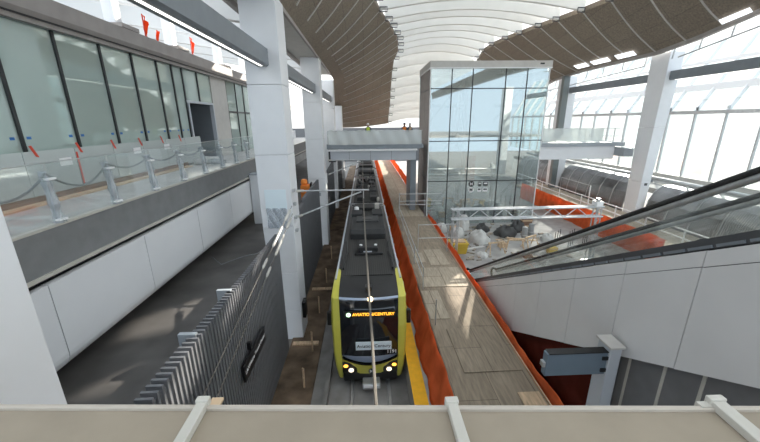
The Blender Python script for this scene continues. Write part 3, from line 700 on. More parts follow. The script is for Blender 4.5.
def nose(z0f, z1f, y, name, m, out=0):
    n = 16; rows = []
    for j in range(5):
        rows.append([(X0 + 1.07 * (2 * k / n - 1), y - out + .14 * (2 * k / n - 1) ** 2 + .03 * j, lerp(z1f(2 * k / n - 1), z0f(2 * k / n - 1), j / 4)) for k in range(n + 1)])
    loft(rows, name, m)
nose(lambda u: 1.06 + .24 * u * u, lambda u: 1.44, 10.85, 'nose_panel', 'bluepanel')
nose(lambda u: 1.02 + .24 * u * u, lambda u: 1.075 + .24 * u * u, 10.84, 'black_line', 'black', .01)
nose(lambda u: .56 + .12 * abs(u) ** 3, lambda u: 1.03 + .24 * u * u, 10.84, 'nose', 'yellow')
bx_(-1.05, 1.05, 10.98, 12.3, .22, .7).build('bumper', 'black', T, bevel=.06)
bx_(-1.2, 1.2, 11.35, 12.4, .5, 3.6).build('cab_core', 'black', T)
for s in (-1, 1):
    pts = [(3.97, 12.75, 1.33, .2), (3.90, 12.0, 1.37, .26), (3.68, 11.35, 1.41, .31), (2.6, 11.1, 1.42, .33), (1.5, 11.0, 1.38, .30), (.8, 11.02, 1.32, .27), (.30, 11.12, 1.25, .18)]
    mb = MB(); vs = []
    for z, y, xo, wd in pts:
        vs += [(X0 + s * xo, y + .08, z), (X0 + s * (xo - .07), y - .03, z), (X0 + s * (xo - wd), y - .05, z), (X0 + s * (xo - wd), y + .4, z), (X0 + s * xo, y + .75, z)]
    fs = []
    for i in range(len(pts) - 1):
        for k in range(5): fs.append((5 * i + k, 5 * i + (k + 1) % 5, 5 * i + 5 + (k + 1) % 5, 5 * i + 5 + k))
    fs += [(0, 1, 2, 3, 4), tuple(5 * (len(pts) - 1) + k for k in range(5))]
    mb.add(vs, fs); mb.build('corner_pillar', 'yellow', T, False, bevel=.02)
    hl = MB().lathe([(.0, 0), (.10, .02), (.10, .06), (.05, .09)], (0, 0, 0), 16)
    hl.v = [(X0 + s * .73 + v[0], 10.925 - v[2], .80 + v[1] * .8) for v in hl.v]
    bx_(min(s * .5, s * 1.06), max(s * .5, s * 1.06), 10.92, 11.05, .66, 1.12).build('lamp_housing', 'black', T, bevel=.03)
    hl.build('headlight', 'lampwhite', T, True)
    am = MB().lathe([(.0, 0), (.08, .015), (.08, .05), (.03, .07)], (0, 0, 0), 12)
    am.v = [(X0 + s * .93 + v[0] * 1.1, 10.95 - v[2], .98 + v[1] * .8) for v in am.v]; am.build('turn_lamp', 'amber', T, True)
    mr_ = MB().box(X0 + s * 1.5 - .09, X0 + s * 1.5 + .09, 11.25, 11.4, 2.55, 3.15).build('mirror', 'black', T, bevel=.05)
    MB().bar((X0 + s * 1.28, 11.4, 3.05), (X0 + s * 1.5, 11.32, 3.05), .05, .05).build('mirror_arm', 'black', mr_)
    MB().bar((X0 + s * .35, 10.93, 1.72), (X0 + s * .45, 11.06, 2.75), .03, .02).build('wiper', 'black', T)
MB().disc((X0 + .05, 11.12, 3.72), (0, -1, .2), .10, .06).build('top_lamp', 'lampwarm', T, True)
hd = bx_(-.12, .12, 11.45, 11.75, 3.86, 4.02).build('horn', 'black', T, bevel=.03)
ds = bx_(-.95, 1.0, 10.985, 11.03, 3.02, 3.30).build('destination_sign', 'black', T)
text('AVIATION/CENTURY', .165, 'ledamber', ds, (X0 + .16, 10.978, 3.16), (PI / 2, 0, 0), bold=True)
MB().disc((X0 - .76, 10.984, 3.16), (0, -1, 0), .085, .01).build('route_disc', 'ledgreen', ds)
text('C', .14, 'ink', ds, (X0 - .76, 10.972, 3.16), (PI / 2, 0, 0), 'route_letter', bold=True)
ws = bx_(-.52, .82, 10.80, 10.83, 1.76, 2.10).build('window_sign', 'signwhite', T)
text('Aviation/Century', .18, 'ink', ws, (X0 + .15, 10.79, 1.93), (PI / 2, 0, 0))
text('1191', .2, 'letters', T, (X0 + .84, 10.93, 1.56), (PI / 2, 0, 0), 'car_number', bold=True)
em = MB().disc((X0 + .05, 10.86, .76), (0, -1, 0), .115, .02).build('emblem', 'black', T)
text('M', .2, 'letters', em, (X0 + .05, 10.835, .76), (PI / 2, 0, 0), 'emblem_letter', bold=True)
cp = bx_(-.3, .38, 10.6, 11.2, .12, .36).build('coupler', 'steel', T, bevel=.03)
bx_(-.26, .34, 10.56, 10.62, .24, .32).build('coupler_plate', 'letters', cp)
# roof equipment
def eq(x0, x1, y0, y1, h, m, n='roof_box', bv=.04): return bx_(x0, x1, y0, y1, 3.95, 3.95 + h).build(n, m, T, bevel=bv)
e = eq(-.42, .48, 14.9, 16.0, .34, 'traindark', 'brake_resistor')
for x in (-.32, .38): MB().disc((X0 + x, 15.2, 4.29), (0, 0, 1), .07, .05).build('insulator', 'letters', e)
bx_(-.2, .2, 14.86, 14.9, 4.02, 4.12).build('name_plate', 'postgrey', e)
eq(-.62, .72, 14.75, 14.95, .12, 'traindark', 'mount_frame')
a = MB().prism([(17.0, 3.95), (17.0, 4.25), (17.3, 4.42), (19.8, 4.42), (20.1, 4.25), (20.1, 3.95)], 'x', X0 - .9, X0 + .95).build('air_conditioner', 'roofgrey', T, bevel=.03)
a2 = bx_(-.62, .66, 18.6, 19.7, 4.42, 4.52).build('fan_cover', 'roofmid', a, bevel=.03); MB().disc((X0, 19.1, 4.52), (0, 0, 1), .3, .02).build('fan', 'black', a)
for s in (-1, 1): MB().tube([(X0 + s * 1.05, 13.2, 4.0), (X0 + s * 1.05, 14.2, 4.05), (X0 + s * .95, 14.8, 4.1), (X0 + s * 1.08, 16.5, 4.0)], .05, 8).build('cable_run', 'rubber', T)
eq(-1.0, -.3, 21.0, 22.2, .3, 'roofgrey'); eq(.35, 1.0, 20.8, 22.2, .36, 'roofgrey')
MB().lathe([(.16, 0), (.16, .35), (.1, .4)], (X0 - .7, 22.6, 3.95)).build('surge_arrester', 'letters', T, True); bx_(.55, .85, 22.4, 22.9, 3.95, 4.55).build('switch_box', 'insul', T, bevel=.02)
eq(-.9, .9, 23.0, 24.3, .22, 'traindark')
rn = random.Random(3)
for y in (26, 27.6, 29.3, 31.2, 33, 34.6, 36.2):
    for s in (-1, 1):
        wv = rn.uniform(.4, .75); h = rn.uniform(.18, .42); cx = s * rn.uniform(.45, .6)
        eq(cx - wv / 2, cx + wv / 2, y, y + rn.uniform(.7, 1.3), h, rn.choice(['roofgrey', 'roofmid', 'traindark']))
    if rn.random() < .6: MB().lathe([(.1, 0), (.1, .3), (.05, .36)], (X0 + rn.uniform(-.9, .9), y - .2, 3.95), 10).build('insulator', 'insul', T, True)
a = MB().prism([(40, 3.95), (40, 4.25), (40.3, 4.42), (42.8, 4.42), (43, 4.25), (43, 3.95)], 'x', X0 - .9, X0 + .95).build('air_conditioner', 'roofmid', T, bevel=.03)
eq(-.9, .9, 45, 47, .4, 'traindark'); eq(-.6, .8, 48.5, 50.5, .35, 'roofgrey'); eq(-.9, .9, 54, 57, .4, 'roofmid')
pg = bx_(-.7, .7, 31.9, 32.0, 4.3, 4.4).build('pantograph', 'darkgrey', T)
for s in (-1, 1):
    MB().tube([(X0 + s * .5, 30.3, 4.2), (X0 + s * .35, 32.4, 4.9), (X0 + s * .5, 30.9, 5.9)], .035, 8).build('pantograph_arm', 'darkgrey', pg)
MB().tube([(X0 - .9, 30.9, 5.8), (X0 - .7, 30.9, 5.95), (X0 + .7, 30.9, 5.95), (X0 + .9, 30.9, 5.8)], .04, 8).build('contact_shoe', 'darkgrey', pg)

# rails
for x in (X0 - .72, X0 + .72):
    tag(MB().prism([(x - .07, -.12), (x + .07, -.12), (x + .02, -.06), (x + .035, .0), (x - .035, .0), (x - .02, -.06)], 'y', 1.5, 90).build('rail', 'steel'), 'steel running rail on the concrete slab, %s of the train' % ('wall side' if x < 0 else 'platform side'), 'rail')
tag(MB().box(-1.78, -1.62, 1.5, 60, -.12, .12).build('kerb', 'slab'), 'low concrete kerb between the train and the dirt', 'kerb', None, 'structure')
# overhead wire and cantilevers
tag(MB().tube([(.07, 2.6, 6.75), (.04, 4.5, 6.75), (0, 6.3, 6.75), (-.06, 9.3, 6.75), (-.15, 14.5, 6.73), (-.2, 20, 6.7), (-.25, 27.5, 6.65), (-.2, 40, 6.6), (-.1, 60, 6.5)], .022, 6).build('overhead_wire', 'wire'), 'overhead power wire running along the middle above the train', 'wire')
def cantilever(y, z, xw, label):
    r = thing('wire_support', label, 'bracket arm', (-3.2, y, z))
    MB().tube([(-3.04, y, z), (xw + .25, y, z)], .035, 8).build('top_tube', 'steel', r)
    MB().tube([(-3.04, y, z - 1.15), (xw - .1, y, z - .08)], .035, 8).build('strut', 'steel', r)
    MB().tube([(-3.03, y, z), (-2.72, y, z)], .06, 10).build('insulator', 'insul', r); MB().tube([(-3.03, y, z - 1.15), (-2.85, y, z - 1.08)], .06, 10).build('insulator', 'insul', r)
    MB().tube([(xw, y, z), (xw, y, z - .38)], .02, 6).build('dropper', 'steel', r)
cantilever(14.55, 7.12, -.13, 'pale overhead wire arm reaching from the nearest tall column')
cantilever(27.6, 7.0, -.25, 'pale overhead wire arm reaching from the second left column')
for i, (xo, zo, lab) in enumerate(((-3.42, 0, 'pale guy cable with turnbuckle down the left wall, upper strand'), (-3.2, -.35, 'pale guy cable with turnbuckle down the left wall, lower strand'))):
    r = thing('guy_cable', lab, 'cable', (xo, 9, 5.2), 'guy cables on the left column')
    A = Vector((-3.2, 14.2, 6.55 + zo)); B = Vector((xo, 3.3, 4.2 + zo * .6)); L = lambda t: A.lerp(B, t)
    MB().tube([A, B], .013, 6).build('cable', 'wire', r)
    MB().tube([L(.16), L(.17), L(.28), L(.29)], [.02, .05, .05, .02], 8).build('turnbuckle', 'insul', r, True)
    MB().tube([L(.03), L(.04), L(.11), L(.12)], [.02, .06, .06, .02], 8).build('insulator', 'insul', r, True)
    MB().tube([L(.35), L(.36), L(.39), L(.40)], [.02, .045, .045, .02], 8).build('clamp', 'insul', r, True)

# stakes in the dirt
for i, (x, y, h) in enumerate(((-2.6, 11.0, .9), (-2.6, 13.2, 1.0), (-2.7, 16.4, 1.0), (-2.7, 20, 1.0), (-2.75, 24, 1.0))):
    tag(MB().hexa([(x - .03, y - .03, -.05), (x + .03, y - .03, -.05), (x + .03, y + .03, -.05), (x - .03, y + .03, -.05), (x - .03, y - .03, h), (x + .03, y - .03, h), (x + .05, y + .03, h - .04), (x - .02, y + .03, h)]).build('wooden_stake', 'timber'), 'wooden stake in the dirt strip, %s from the camera' % ORD[i], 'stake', 'wooden stakes in the dirt')
for i, (x0, x1, y, lab) in enumerate(((-3.6, -2.4, 13.6, 'short plank across the dirt at the foot of the tall column'), (-3.5, -2.3, 19.0, 'short plank across the dirt in the middle distance'))):
    tag(MB().box(x0, x1, y, y + .25, -.02, .05).build('plank', 'timber'), lab, 'plank', 'planks on the dirt')

# ================================================================== PLYWOOD DECK AND NETTING
dk = thing('plywood_deck', 'long temporary deck of plywood sheets beside the train', 'deck', (3.7, 20, 2.1))
MB().box(2.45, 5.08, 5.5, 27.5, 2.08, 2.20).build('near_sheets', 'deck', dk)
MB().box(2.45, 4.95, 27.5, 90, 2.08, 2.20).build('far_sheets', 'deckpale', dk)
for x in (2.7, 4.8):
    for y in range(6, 62, 3): MB().box(x - .06, x + .06, y, y + .12, .98, 2.08).build('support_post', 'timber', dk)
for i, (x0, x1, y0, y1, m, rz, lab) in enumerate(((2.5, 3.3, 12.0, 14.4, 'deckpale', .01, 'pale plywood sheet at the left deck edge past the train front'), (2.7, 4.95, 14.75, 17.0, 'deckpale', -.01, 'pale plywood sheet across the deck behind the train front'),
        (3.5, 4.6, 17.3, 19.7, 'deckpale', .02, 'narrow pale plywood sheet lying lengthwise on the deck'), (2.68, 3.3, 17.7, 19.2, 'deckpale', .0, 'pale plywood sheet by the pipe guardrail'), (3.0, 4.9, 8.9, 11.3, 'deck', .015, 'dark plywood sheet laid over the near deck'), (4.35, 5.0, 6.0, 8.0, 'timber', 0, 'fresh timber board at the near right deck corner'))):
    o = MB().box(x0 - (x0 + x1) / 2, x1 - (x0 + x1) / 2, y0 - (y0 + y1) / 2, y1 - (y0 + y1) / 2, 0, .02).build('plywood_sheet', m)
    o.location = ((x0 + x1) / 2, (y0 + y1) / 2, 2.202 + .004 * i); o.rotation_euler = (0, 0, rz)
    tag(o, lab, 'plywood sheet', 'loose plywood sheets on the deck')
def netting(name, f, y0, y1, step, m, label, nz=8):
    rows = []; y = y0
    while y <= y1 + 1e-6:
        rows.append([f(y, j / nz) for j in range(nz + 1)]); y += step
    o = MB().shell(rows, (.012, 0, .004)).build(name, m, None, True); tag(o, label, 'safety netting'); return o
rr = random.Random(5); ph = [rr.uniform(0, 6) for _ in range(6)]
def wob(y, t): return .05 * math.sin(1.7 * y + ph[0] + 2 * t) + .035 * math.sin(4.1 * y + ph[1] - 3 * t) + .02 * math.sin(9 * y + ph[2] + 5 * t)
netting('safety_netting', lambda y, t: (lerp(1.99, 2.40, t) + wob(y, t) * (1 - .5 * t) * .9, y, lerp(1.02, 2.26 + .05 * math.sin(.8 * y), t)), 5.2, 88, .2, 'orange', 'orange safety netting hung between the train and the plywood deck')
netting('safety_netting', lambda y, t: (lerp(5.17, 5.27, t) + wob(y + 9, t) * .5, y, lerp(1.9, 2.42 + .06 * math.sin(1.1 * y), t)), 6.7, 27.8, .16, 'orange', 'orange netting strip along the right edge of the plywood deck')
netting('safety_netting', lambda y, t: (lerp(5.0, 5.03, t) + wob(y + 5, t) * .5, y, lerp(2.22, 3.3 + .06 * math.sin(1.1 * y), t)), 35, 88, .2, 'orange', 'orange netting fence along the far deck beyond the footbridge')
netting('safety_netting', lambda y, t: (lerp(18.5, 18.52, t) + wob(y + 3, t), y, lerp(.2, 2.75, t)), 19, 46, .16, 'orange', 'orange netting hung from the right hand deck behind the gantry')
tag(MB().tube([(5.10, 6.6, 2.23), (5.10, 27.5, 2.23)], .025, 6).build('top_board', 'timber'), 'timber batten holding the netting at the right deck edge', 'batten')
# pipe guardrail on the deck
gr = thing('pipe_guardrail', 'thin scaffold pipe guardrail on the left edge of the plywood deck', 'guardrail', (2.6, 18, 2.2))
for y in (11.6, 14.6, 17.6, 20.6, 23.6, 26.6): MB().tube([(2.62, y, 2.2), (2.62, y, 3.35)], .024, 8).build('post', 'steel', gr)
for z in (2.78, 3.3): MB().tube([(2.62, 14.6, z), (2.62, 26.6, z)], .022, 8).build('rail', 'steel', gr)
gt = thing('pipe_gate', 'tall pipe barrier frame standing across the plywood deck', 'barrier', (3.8, 22, 2.2))
for x in (3.1, 4.9): MB().tube([(x, 19.4, 2.2), (x, 19.4, 4.0)], .024, 8).build('post', 'steel', gt)
for z in (3.1, 3.95): MB().tube([(3.1, 19.4, z), (5.6, 19.4, z)], .022, 8).build('rail', 'steel', gt)
g2 = thing('pipe_gate', 'pipe barrier crossing the deck in front of the footbridge', 'barrier', (3.8, 27, 2.2))
for x in (2.7, 4.8): MB().tube([(x, 27.2, 2.2), (x, 27.2, 4.3)], .03, 8).build('post', 'steel', g2)
for z in (3.3, 3.6, 4.2): MB().tube([(2.7, 27.2, z), (6.2, 27.2, z)], .03, 8).build('rail', 'steel', g2)

# right hand deck
rd = thing('timber_deck', 'pale timber deck along the right wall behind the orange netting', 'deck', (20.6, 30, 1))
MB().box(18.7, 22.4, 17, 46, 2.05, 2.2).build('boards', 'deckpale', rd)
for y in range(18, 46, 3): MB().box(18.8, 18.95, y, y + .15, .2, 2.05).build('support_post', 'timber', rd)
struct('floor_right', MB().box(18.6, 22.7, 4, 62, -.4, .2), 'concrete', 'concrete floor in the trench along the right wall', 'floor')
pr = thing('pipe_railing', 'galvanised pipe railing on the right hand deck', 'railing', (19.6, 28, 2.2))
for y in (19, 22, 25, 28.4, 29.4, 33, 36.5, 40): MB().tube([(19.6, y, 2.2), (19.6, y, 3.4 if y != 28.4 else 4.4)], .045, 8).build('post', 'letters', pr)
for z in (2.8, 3.35): MB().tube([(19.6, 15, z), (19.6, 40, z)], .045, 8).build('rail', 'letters', pr)
MB().tube([(19.6, 28.4, 4.4), (19.6, 33, 4.4), (19.6, 33, 2.2)], .035, 8).build('gate_frame', 'steel', pr)

# ================================================================== FOOTBRIDGES
fb = thing('footbridge', 'grey footbridge crossing over the train to the glass tower', 'footbridge', (.5, 30.5, 7))
MB().box(-3.3, 5.0, 29.6, 33.0, 7.75, 8.0).build('deck', 'greysteel', fb)
MB().box(-3.0, 4.3, 29.3, 29.62, 6.75, 7.6).build('front_girder', 'postgrey', fb, bevel=.02)
MB().box(-3.15, 4.4, 29.1, 29.62, 7.56, 7.68).build('girder_flange', 'letters', fb)
for x in (-1.4, .4, 2.2): MB().box(x - .01, x + .01, 29.285, 29.3, 6.75, 7.55).build('joint', 'darkgrey', fb)
MB().box(-3.3, 4.9, 29.55, 29.6, 7.7, 8.12).build('edge_plate', 'beam', fb)
MB().box(-3.2, -2.6, 29.7, 32.8, 6.6, 7.75).build('bearing', 'darkgrey', fb)
MB().box(3.9, 4.4, 29.6, 32.5, 2.21, 7.75).build('leg', 'beam', fb)
for x in (-3.1, -1.9, -.6, .7, 2.0, 3.3, 4.4): MB().tube([(x, 29.65, 8.0), (x, 29.65, 9.2)], .03, 6).build('railing_post', 'steel', fb)
MB().tube([(-3.2, 29.65, 9.2), (4.9, 29.65, 9.2)], .03, 6).build('handrail', 'steel', fb)
rows = [[(-3.2 + 8.0 * i / 60, 29.5 - .012 * math.sin(i * .8 + j * .5), lerp(8.06, 9.22 + .06 * math.sin(i * .7), j / 6)) for i in range(61)] for j in range(7)]
MB().shell(rows, (0, .012, 0)).build('plastic_cover', 'film', fb)
MB().box(-2.7, 4.6, 29.68, 29.72, 8.05, 8.35).build('toe_board', 'timber', fb)
rb = thing('footbridge', 'short white footbridge from the glass tower to the right column', 'footbridge', (18, 30.5, 7))
MB().box(15.02, 22.6, 29.6, 33, 7.75, 8.0).build('deck', 'greysteel', rb)
MB().box(15.2, 21.8, 29.3, 29.62, 6.6, 7.7).build('front_girder', 'white', rb, bevel=.02)
MB().box(15.2, 22.6, 29.2, 29.62, 7.7, 8.02).build('edge_plate', 'greysteel', rb)
MB().box(21.8, 22.61, 28.1, 32.8, 6.9, 7.6).build('bearing', 'greysteel', rb)
for x in (15.4, 16.6, 17.9, 19.2, 20.5, 21.8): MB().tube([(x, 29.65, 8.0), (x, 29.65, 9.2)], .035, 6).build('railing_post', 'steel', rb)
for z in (8.55, 9.2): MB().tube([(15.2, 29.65, z), (22.2, 29.65, z)], .03, 6).build('handrail', 'steel', rb)
rows = [[(15.3 + 5.4 * i / 40, 29.5 - .012 * math.sin(i * .8 + j * .5), lerp(8.06, 9.2 + .03 * math.sin(i * .7), j / 6)) for i in range(41)] for j in range(7)]
MB().shell(rows, (0, .012, 0)).build('plastic_cover', 'film', rb)
MB().box(20.9, 21.3, 29.9, 30.3, 6.75, 6.9).build('lamp', 'black', rb)

# ================================================================== GLASS TOWER
tw = thing('elevator_tower', 'tall glass elevator tower on the platform beside the plywood deck', 'elevator tower', (9.9, 31, 1))
TX = [5.33, 7.05, 8.75, 11.45, 13.2, 15.0]; TZ = [1.0, 4.9, 8.3, 12.45, 14.0]; TY, TB = 29.0, 34.2
for i in range(5):
    for j in range(4):
        MB().box(TX[i] + .03, TX[i + 1] - .03, TY, TY + .025, TZ[j] + .02, TZ[j + 1] - .02).build('glass_panel', 'towerglass', tw)
for j in range(4):
    for a, b in ((TY, TY + 2.6), (TY + 2.6, TB)):
        MB().box(TX[5] - .025, TX[5], a + .03, b - .03, TZ[j] + .02, TZ[j + 1] - .02).build('glass_panel', 'towerglass', tw)
        MB().box(TX[0], TX[0] + .025, a + .03, b - .03, TZ[j] + .02, TZ[j + 1] - .02).build('side_panel', 'fascia', tw)
for i, x in enumerate(TX):
    MB().box(x - .035, x + .035, TY - .03, TY + .1, 1.0, 14.0).build('mullion', 'mullion' if 0 < i < 5 else 'letters', tw)
for z in TZ[1:4]: MB().box(TX[0], TX[5], TY - .04, TY + .1, z - .035, z + .035).build('transom', 'mullion', tw)
MB().box(TX[0] - .08, TX[5] + .12, TY - .12, TB + .1, 14.0, 14.5).build('roof_cap', 'ceilwhite', tw)
MB().box(TX[0] - .1, TX[5] + .14, TY - .14, TB + .12, 13.94, 14.02).build('cap_line', 'letters', tw)
MB().box(TX[5] - .9, TX[5] - .55, TY - .13, TY - .11, 14.22, 14.34).build('vent', 'black', tw)
MB().box(TX[0] - .05, TX[0] + .1, TB - .1, TB, 1, 14).build('corner_post', 'greysteel', tw); MB().box(TX[5] - .1, TX[5] + .03, TB - .1, TB, 1, 14).build('corner_post', 'letters', tw)
MB().box(TX[0], TX[5], TB - .15, TB - .05, 1, 14).build('back_wall', 'tunnelwall', tw)
for x in (5.6, 8.75, 11.45, 14.7): MB().box(x - .16, x + .16, 31.6, 31.9, 1, 13.9).build('shaft_post', 'shaftdark', tw)
for z in (4.7, 8.05, 11.2, 13.7): MB().box(5.4, 14.9, 31.6, 31.85, z - .15, z + .15).build('shaft_beam', 'shaftdark', tw)
for i in range(3):
    for x0, x1 in ((5.6, 8.75), (11.45, 14.7)): MB().bar((x0, 31.7, 1.2 + 4.2 * i), (x1, 31.7, 5.0 + 4.2 * i), .1, .14).build('shaft_brace', 'shaftdark', tw)
MB().box(8.9, 11.3, 30.6, 33.9, 1.1, 13.9).build('shaft_core', 'tunnelwall', tw)
MB().box(9.2, 10.2, 30.5, 30.6, 8.1, 10.4).build('lift_door', 'steel', tw); MB().box(5.5, 8.5, 30.2, 31.5, 5.0, 7.3).build('lift_car', 'steel', tw)
MB().box(9.0, 9.9, 30.4, 30.6, 4.6, 6.9).build('red_board', 'redish', tw)
# metro symbols on the glass
for j, (z, dm, lm) in enumerate(((4.62, 'black', 'letters'), (4.1, 'letters', 'black'))):
    s = MB().disc((8.05 + 1.15, TY - .03, z), (0, -1, 0), .24, .012, 24).build('symbol_disc', dm, tw)
    text('M', .38, lm, s, (9.2, TY - .048, z - .01), (PI / 2, 0, 0), 'symbol_letter', bold=True)
    q = MB().prism([(9.78, z - .14), (9.86, z - .2), (10.0, z - .2), (10.08, z - .14), (10.08, z + .12), (10.0, z + .19), (9.86, z + .19), (9.78, z + .12)], 'y', TY - .045, TY - .03).build('train_symbol', dm, tw)
    MB().box(9.82, 10.04, TY - .05, TY - .044, z - .02, z + .1).build('symbol_window', lm, q)
    q = MB().box(10.25, 10.66, TY - .045, TY - .03, z - .17, z + .16).build('bus_symbol', dm, tw)
    MB().box(10.3, 10.61, TY - .05, TY - .044, z - .02, z + .1).build('symbol_window', lm, q)

# ================================================================== GANTRY, ESCALATOR
ga = thing('truss_gantry', 'aluminium truss gantry standing in front of the glass tower', 'gantry', (10, 20, 1))
for x in (5.5, 14.5):
    for dx in (-.16, .16):
        for dy in (-.16, .16): MB().tube([(x + dx, 20 + dy, .98), (x + dx, 20 + dy, 4.85)], .035, 8).build('leg_tube', 'steel', ga)
    z = MB()
    for k in range(7): z.tube([(x - .16, 19.84, 1.1 + .5 * k), (x + .16, 19.84, 1.6 + .5 * k)], .018, 6)
    z.build('leg_lacing', 'steel', ga)
    MB().box(x - .35, x + .35, 19.65, 20.35, .98, 1.04).build('foot_plate', 'steel', ga)
for dy in (-.16, .16):
    MB().tube([(5.2, 20 + dy, 4.72), (14.8, 20 + dy, 4.72)], .06, 8).build('top_chord', 'steel', ga); MB().tube([(5.2, 20 + dy, 4.1), (14.8, 20 + dy, 4.1)], .06, 8).build('bottom_chord', 'steel', ga)
z = MB(); n = 12
for k in range(n):
    a = lerp(5.4, 14.6, k / n); b = lerp(5.4, 14.6, (k + 1) / n); za, zb = (4.1, 4.72) if k % 2 else (4.72, 4.1)
    z.tube([(a, 19.84, za), (b, 19.84, zb)], .032, 6)
z.build('web', 'steel', ga)
MB().box(14.2, 14.6, 19.7, 20.2, 4.8, 5.1).build('motor', 'letters', ga); MB().disc((14.3, 19.8, 5.1), (0, 0, 1), .12, .2).build('pulley', 'steel', ga)

es = thing('escalator', 'escalator rising toward the camera at the right with pale cladding panels', 'escalator', (6.5, 12, 1))
TAN = .557
ctop = lambda y: 1.98 + TAN * (15.6 - y)
cbot = lambda y: max(1.0, 1.70 + TAN * (11.9 - y))
seam = lambda y: ctop(y) - .30
EX0, EX1 = 5.62, 7.35
# cladding panels cut by seams square to the slope
def slab_panel(x0, x1, s0, s1, top_of, bot_of, mname, pname):
    # s: distance along slope from y=15.6; joints square to the slope
    c, s_ = math.cos(math.atan(TAN)), math.sin(math.atan(TAN))
    def pt(s, dv):
        y = 15.6 - s * c - dv * s_; z = 1.98 + s * s_ - dv * c; return y, z
    return pt
c0, s0 = math.cos(math.atan(TAN)), math.sin(math.atan(TAN))
def spt(s, d): return (15.6 - s * c0 - d * s0, 1.98 + s * s0 - d * c0)
D = 2.34 * c0
joints = [2.4, 3.45, 5.0, 6.55, 8.15, 9.78, 11.4, 13.0, 14.6, 16.3]
for x0, x1 in ((EX0, EX0 + .04), (EX1 - .04, EX1)):
    for a, b in zip(joints, joints[1:]):
        for d0, d1 in ((0, .29), (.305, 2.34)):
            p = [(a + .008, ctop(a) - d0), (b - .008, ctop(b) - d0), (b - .008, ctop(b) - d1), (a + .008, ctop(a) - d1)]
            p = [(y, max(z, 1.0)) for y, z in p]
            if p[0][1] > 1.02: MB().prism(p, 'x', x0, x1).build('cladding_panel', 'clad', es)
p = [spt(-.6, .05), spt(14.2, .05), spt(14.2, D - .05), spt(-.6, D - .05)]
MB().prism([(y, max(z, .99)) for y, z in p], 'x', EX0 + .05, EX1 - .05).build('truss', 'black', es)
# dark skirt and gaps above the cladding
MB().prism([spt(-1.2, -.02), spt(13.2, -.02), spt(13.2, -.20), spt(-1.2, -.20)], 'x', EX0 + .03, EX0 + .10).build('skirt', 'darkgrey', es)
rq = random.Random(9)
gp = MB()
for k in range(26):
    s_ = .3 + .5 * k; gp.prism([spt(s_, -.035), spt(s_ + .42, -.035), spt(s_ + .42, -.085), spt(s_, -.085)], 'x', EX0 + .0, EX0 + .03)
gp.build('trim_strip', 'beam', es)
for x, tag_ in ((EX0 + .1, 'near'), (EX1 - .15, 'far')):
    zH = lambda y: 1.94 + .587 * (17.15 - y)
    for k in range(7):
        a, b = lerp(17.0, 4.4, k / 7) - .01, lerp(17.0, 4.4, (k + 1) / 7) + .01
        MB().prism([(a, zH(a) - .06), (b, zH(b) - .06), (b, ctop(b) + .12), (a, max(ctop(a) + .12, 1.0))], 'x', x - .006, x + .006).build('balustrade_glass', 'escglass', es)
    hp = [(x, 17.3, 1.15), (x, 17.75, 1.3), (x, 17.85, 1.6), (x, 17.6, 1.83)] + [(x, lerp(17.15, 4.4, k / 10), zH(lerp(17.15, 4.4, k / 10))) for k in range(11)] + [(x, 3.6, 9.45), (x, 2.9, 9.45)]
    MB().tube(hp, .06, 8).build('handrail', 'rubber', es, True)
    MB().tube([(q[0], q[1], q[2] - .11) for q in hp[4:]], .06, 6).build('handrail_guide', 'steel', es, True)
    MB().prism([(17.6, 1.0), (17.0, 1.25), (15.6, 2.12), (4.4, ctop(4.4) + .2), (4.4, ctop(4.4) + .06), (15.6, 1.98), (16.6, 1.0)], 'x', x + (.03 if x < 6 else -.09), x + (.09 if x < 6 else -.03)).build('inner_skirt', 'greysteel', es)
st = MB(); k = 0; y = 16.6
while y > 4.6:
    z = 1.0 + .3 * 0 + TAN * (16.9 - y); st.box(EX0 + .2, EX1 - .28, y - .4, y, z - .22, z); y -= .4
st.build('step', 'steel', es)
MB().box(EX0 + .05, EX1 - .1, 16.6, 18.6, 1.0, 1.06).build('landing_plate', 'steel', es)
MB().prism([(5.9, 7.5), (5.2, 8.02), (4.4, 8.36), (2.6, 8.5), (2.6, 7.6), (5.0, 7.6)], 'x', EX0 + .05, EX1 - .05).build('upper_landing', 'black', es)

uw = sroot('wall_under_escalator', 'dark panelled wall in the gap under the escalator', 'wall', (5.8, 8, 1))
ub = MB(); yj = [12.9, 11.1, 9.2, 6.35, 6.1, 5.3, 4.6, 3.2, 1.8]
for a, b in zip(yj, yj[1:]):
    ub.prism([(a - .012, 1.0), (a - .012, cbot(a) + .05), (b + .012, cbot(b) + .05), (b + .012, 1.0)], 'x', 5.80, 5.9)
ub.build('panel', 'underwall', uw)
for y in (6.1, 5.3, 4.6, 3.2): MB().box(5.785, 5.80, y - .03, y + .03, 1.0, cbot(y)).build('joint_strip', 'bar', uw)
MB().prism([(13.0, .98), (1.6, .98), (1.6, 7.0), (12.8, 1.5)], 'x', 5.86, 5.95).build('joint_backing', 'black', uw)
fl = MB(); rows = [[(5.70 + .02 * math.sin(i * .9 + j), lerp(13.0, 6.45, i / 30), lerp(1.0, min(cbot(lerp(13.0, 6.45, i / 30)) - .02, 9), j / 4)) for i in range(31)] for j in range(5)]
tag(fl.shell(rows, (.01, 0, 0)).build('netting_glow_sheet', 'orangeglow', None, True), 'dark orange sheet painting the netting glow on the wall below the escalator', 'painted glow')  # sheet added to colour the wall like the netting's reflected glow

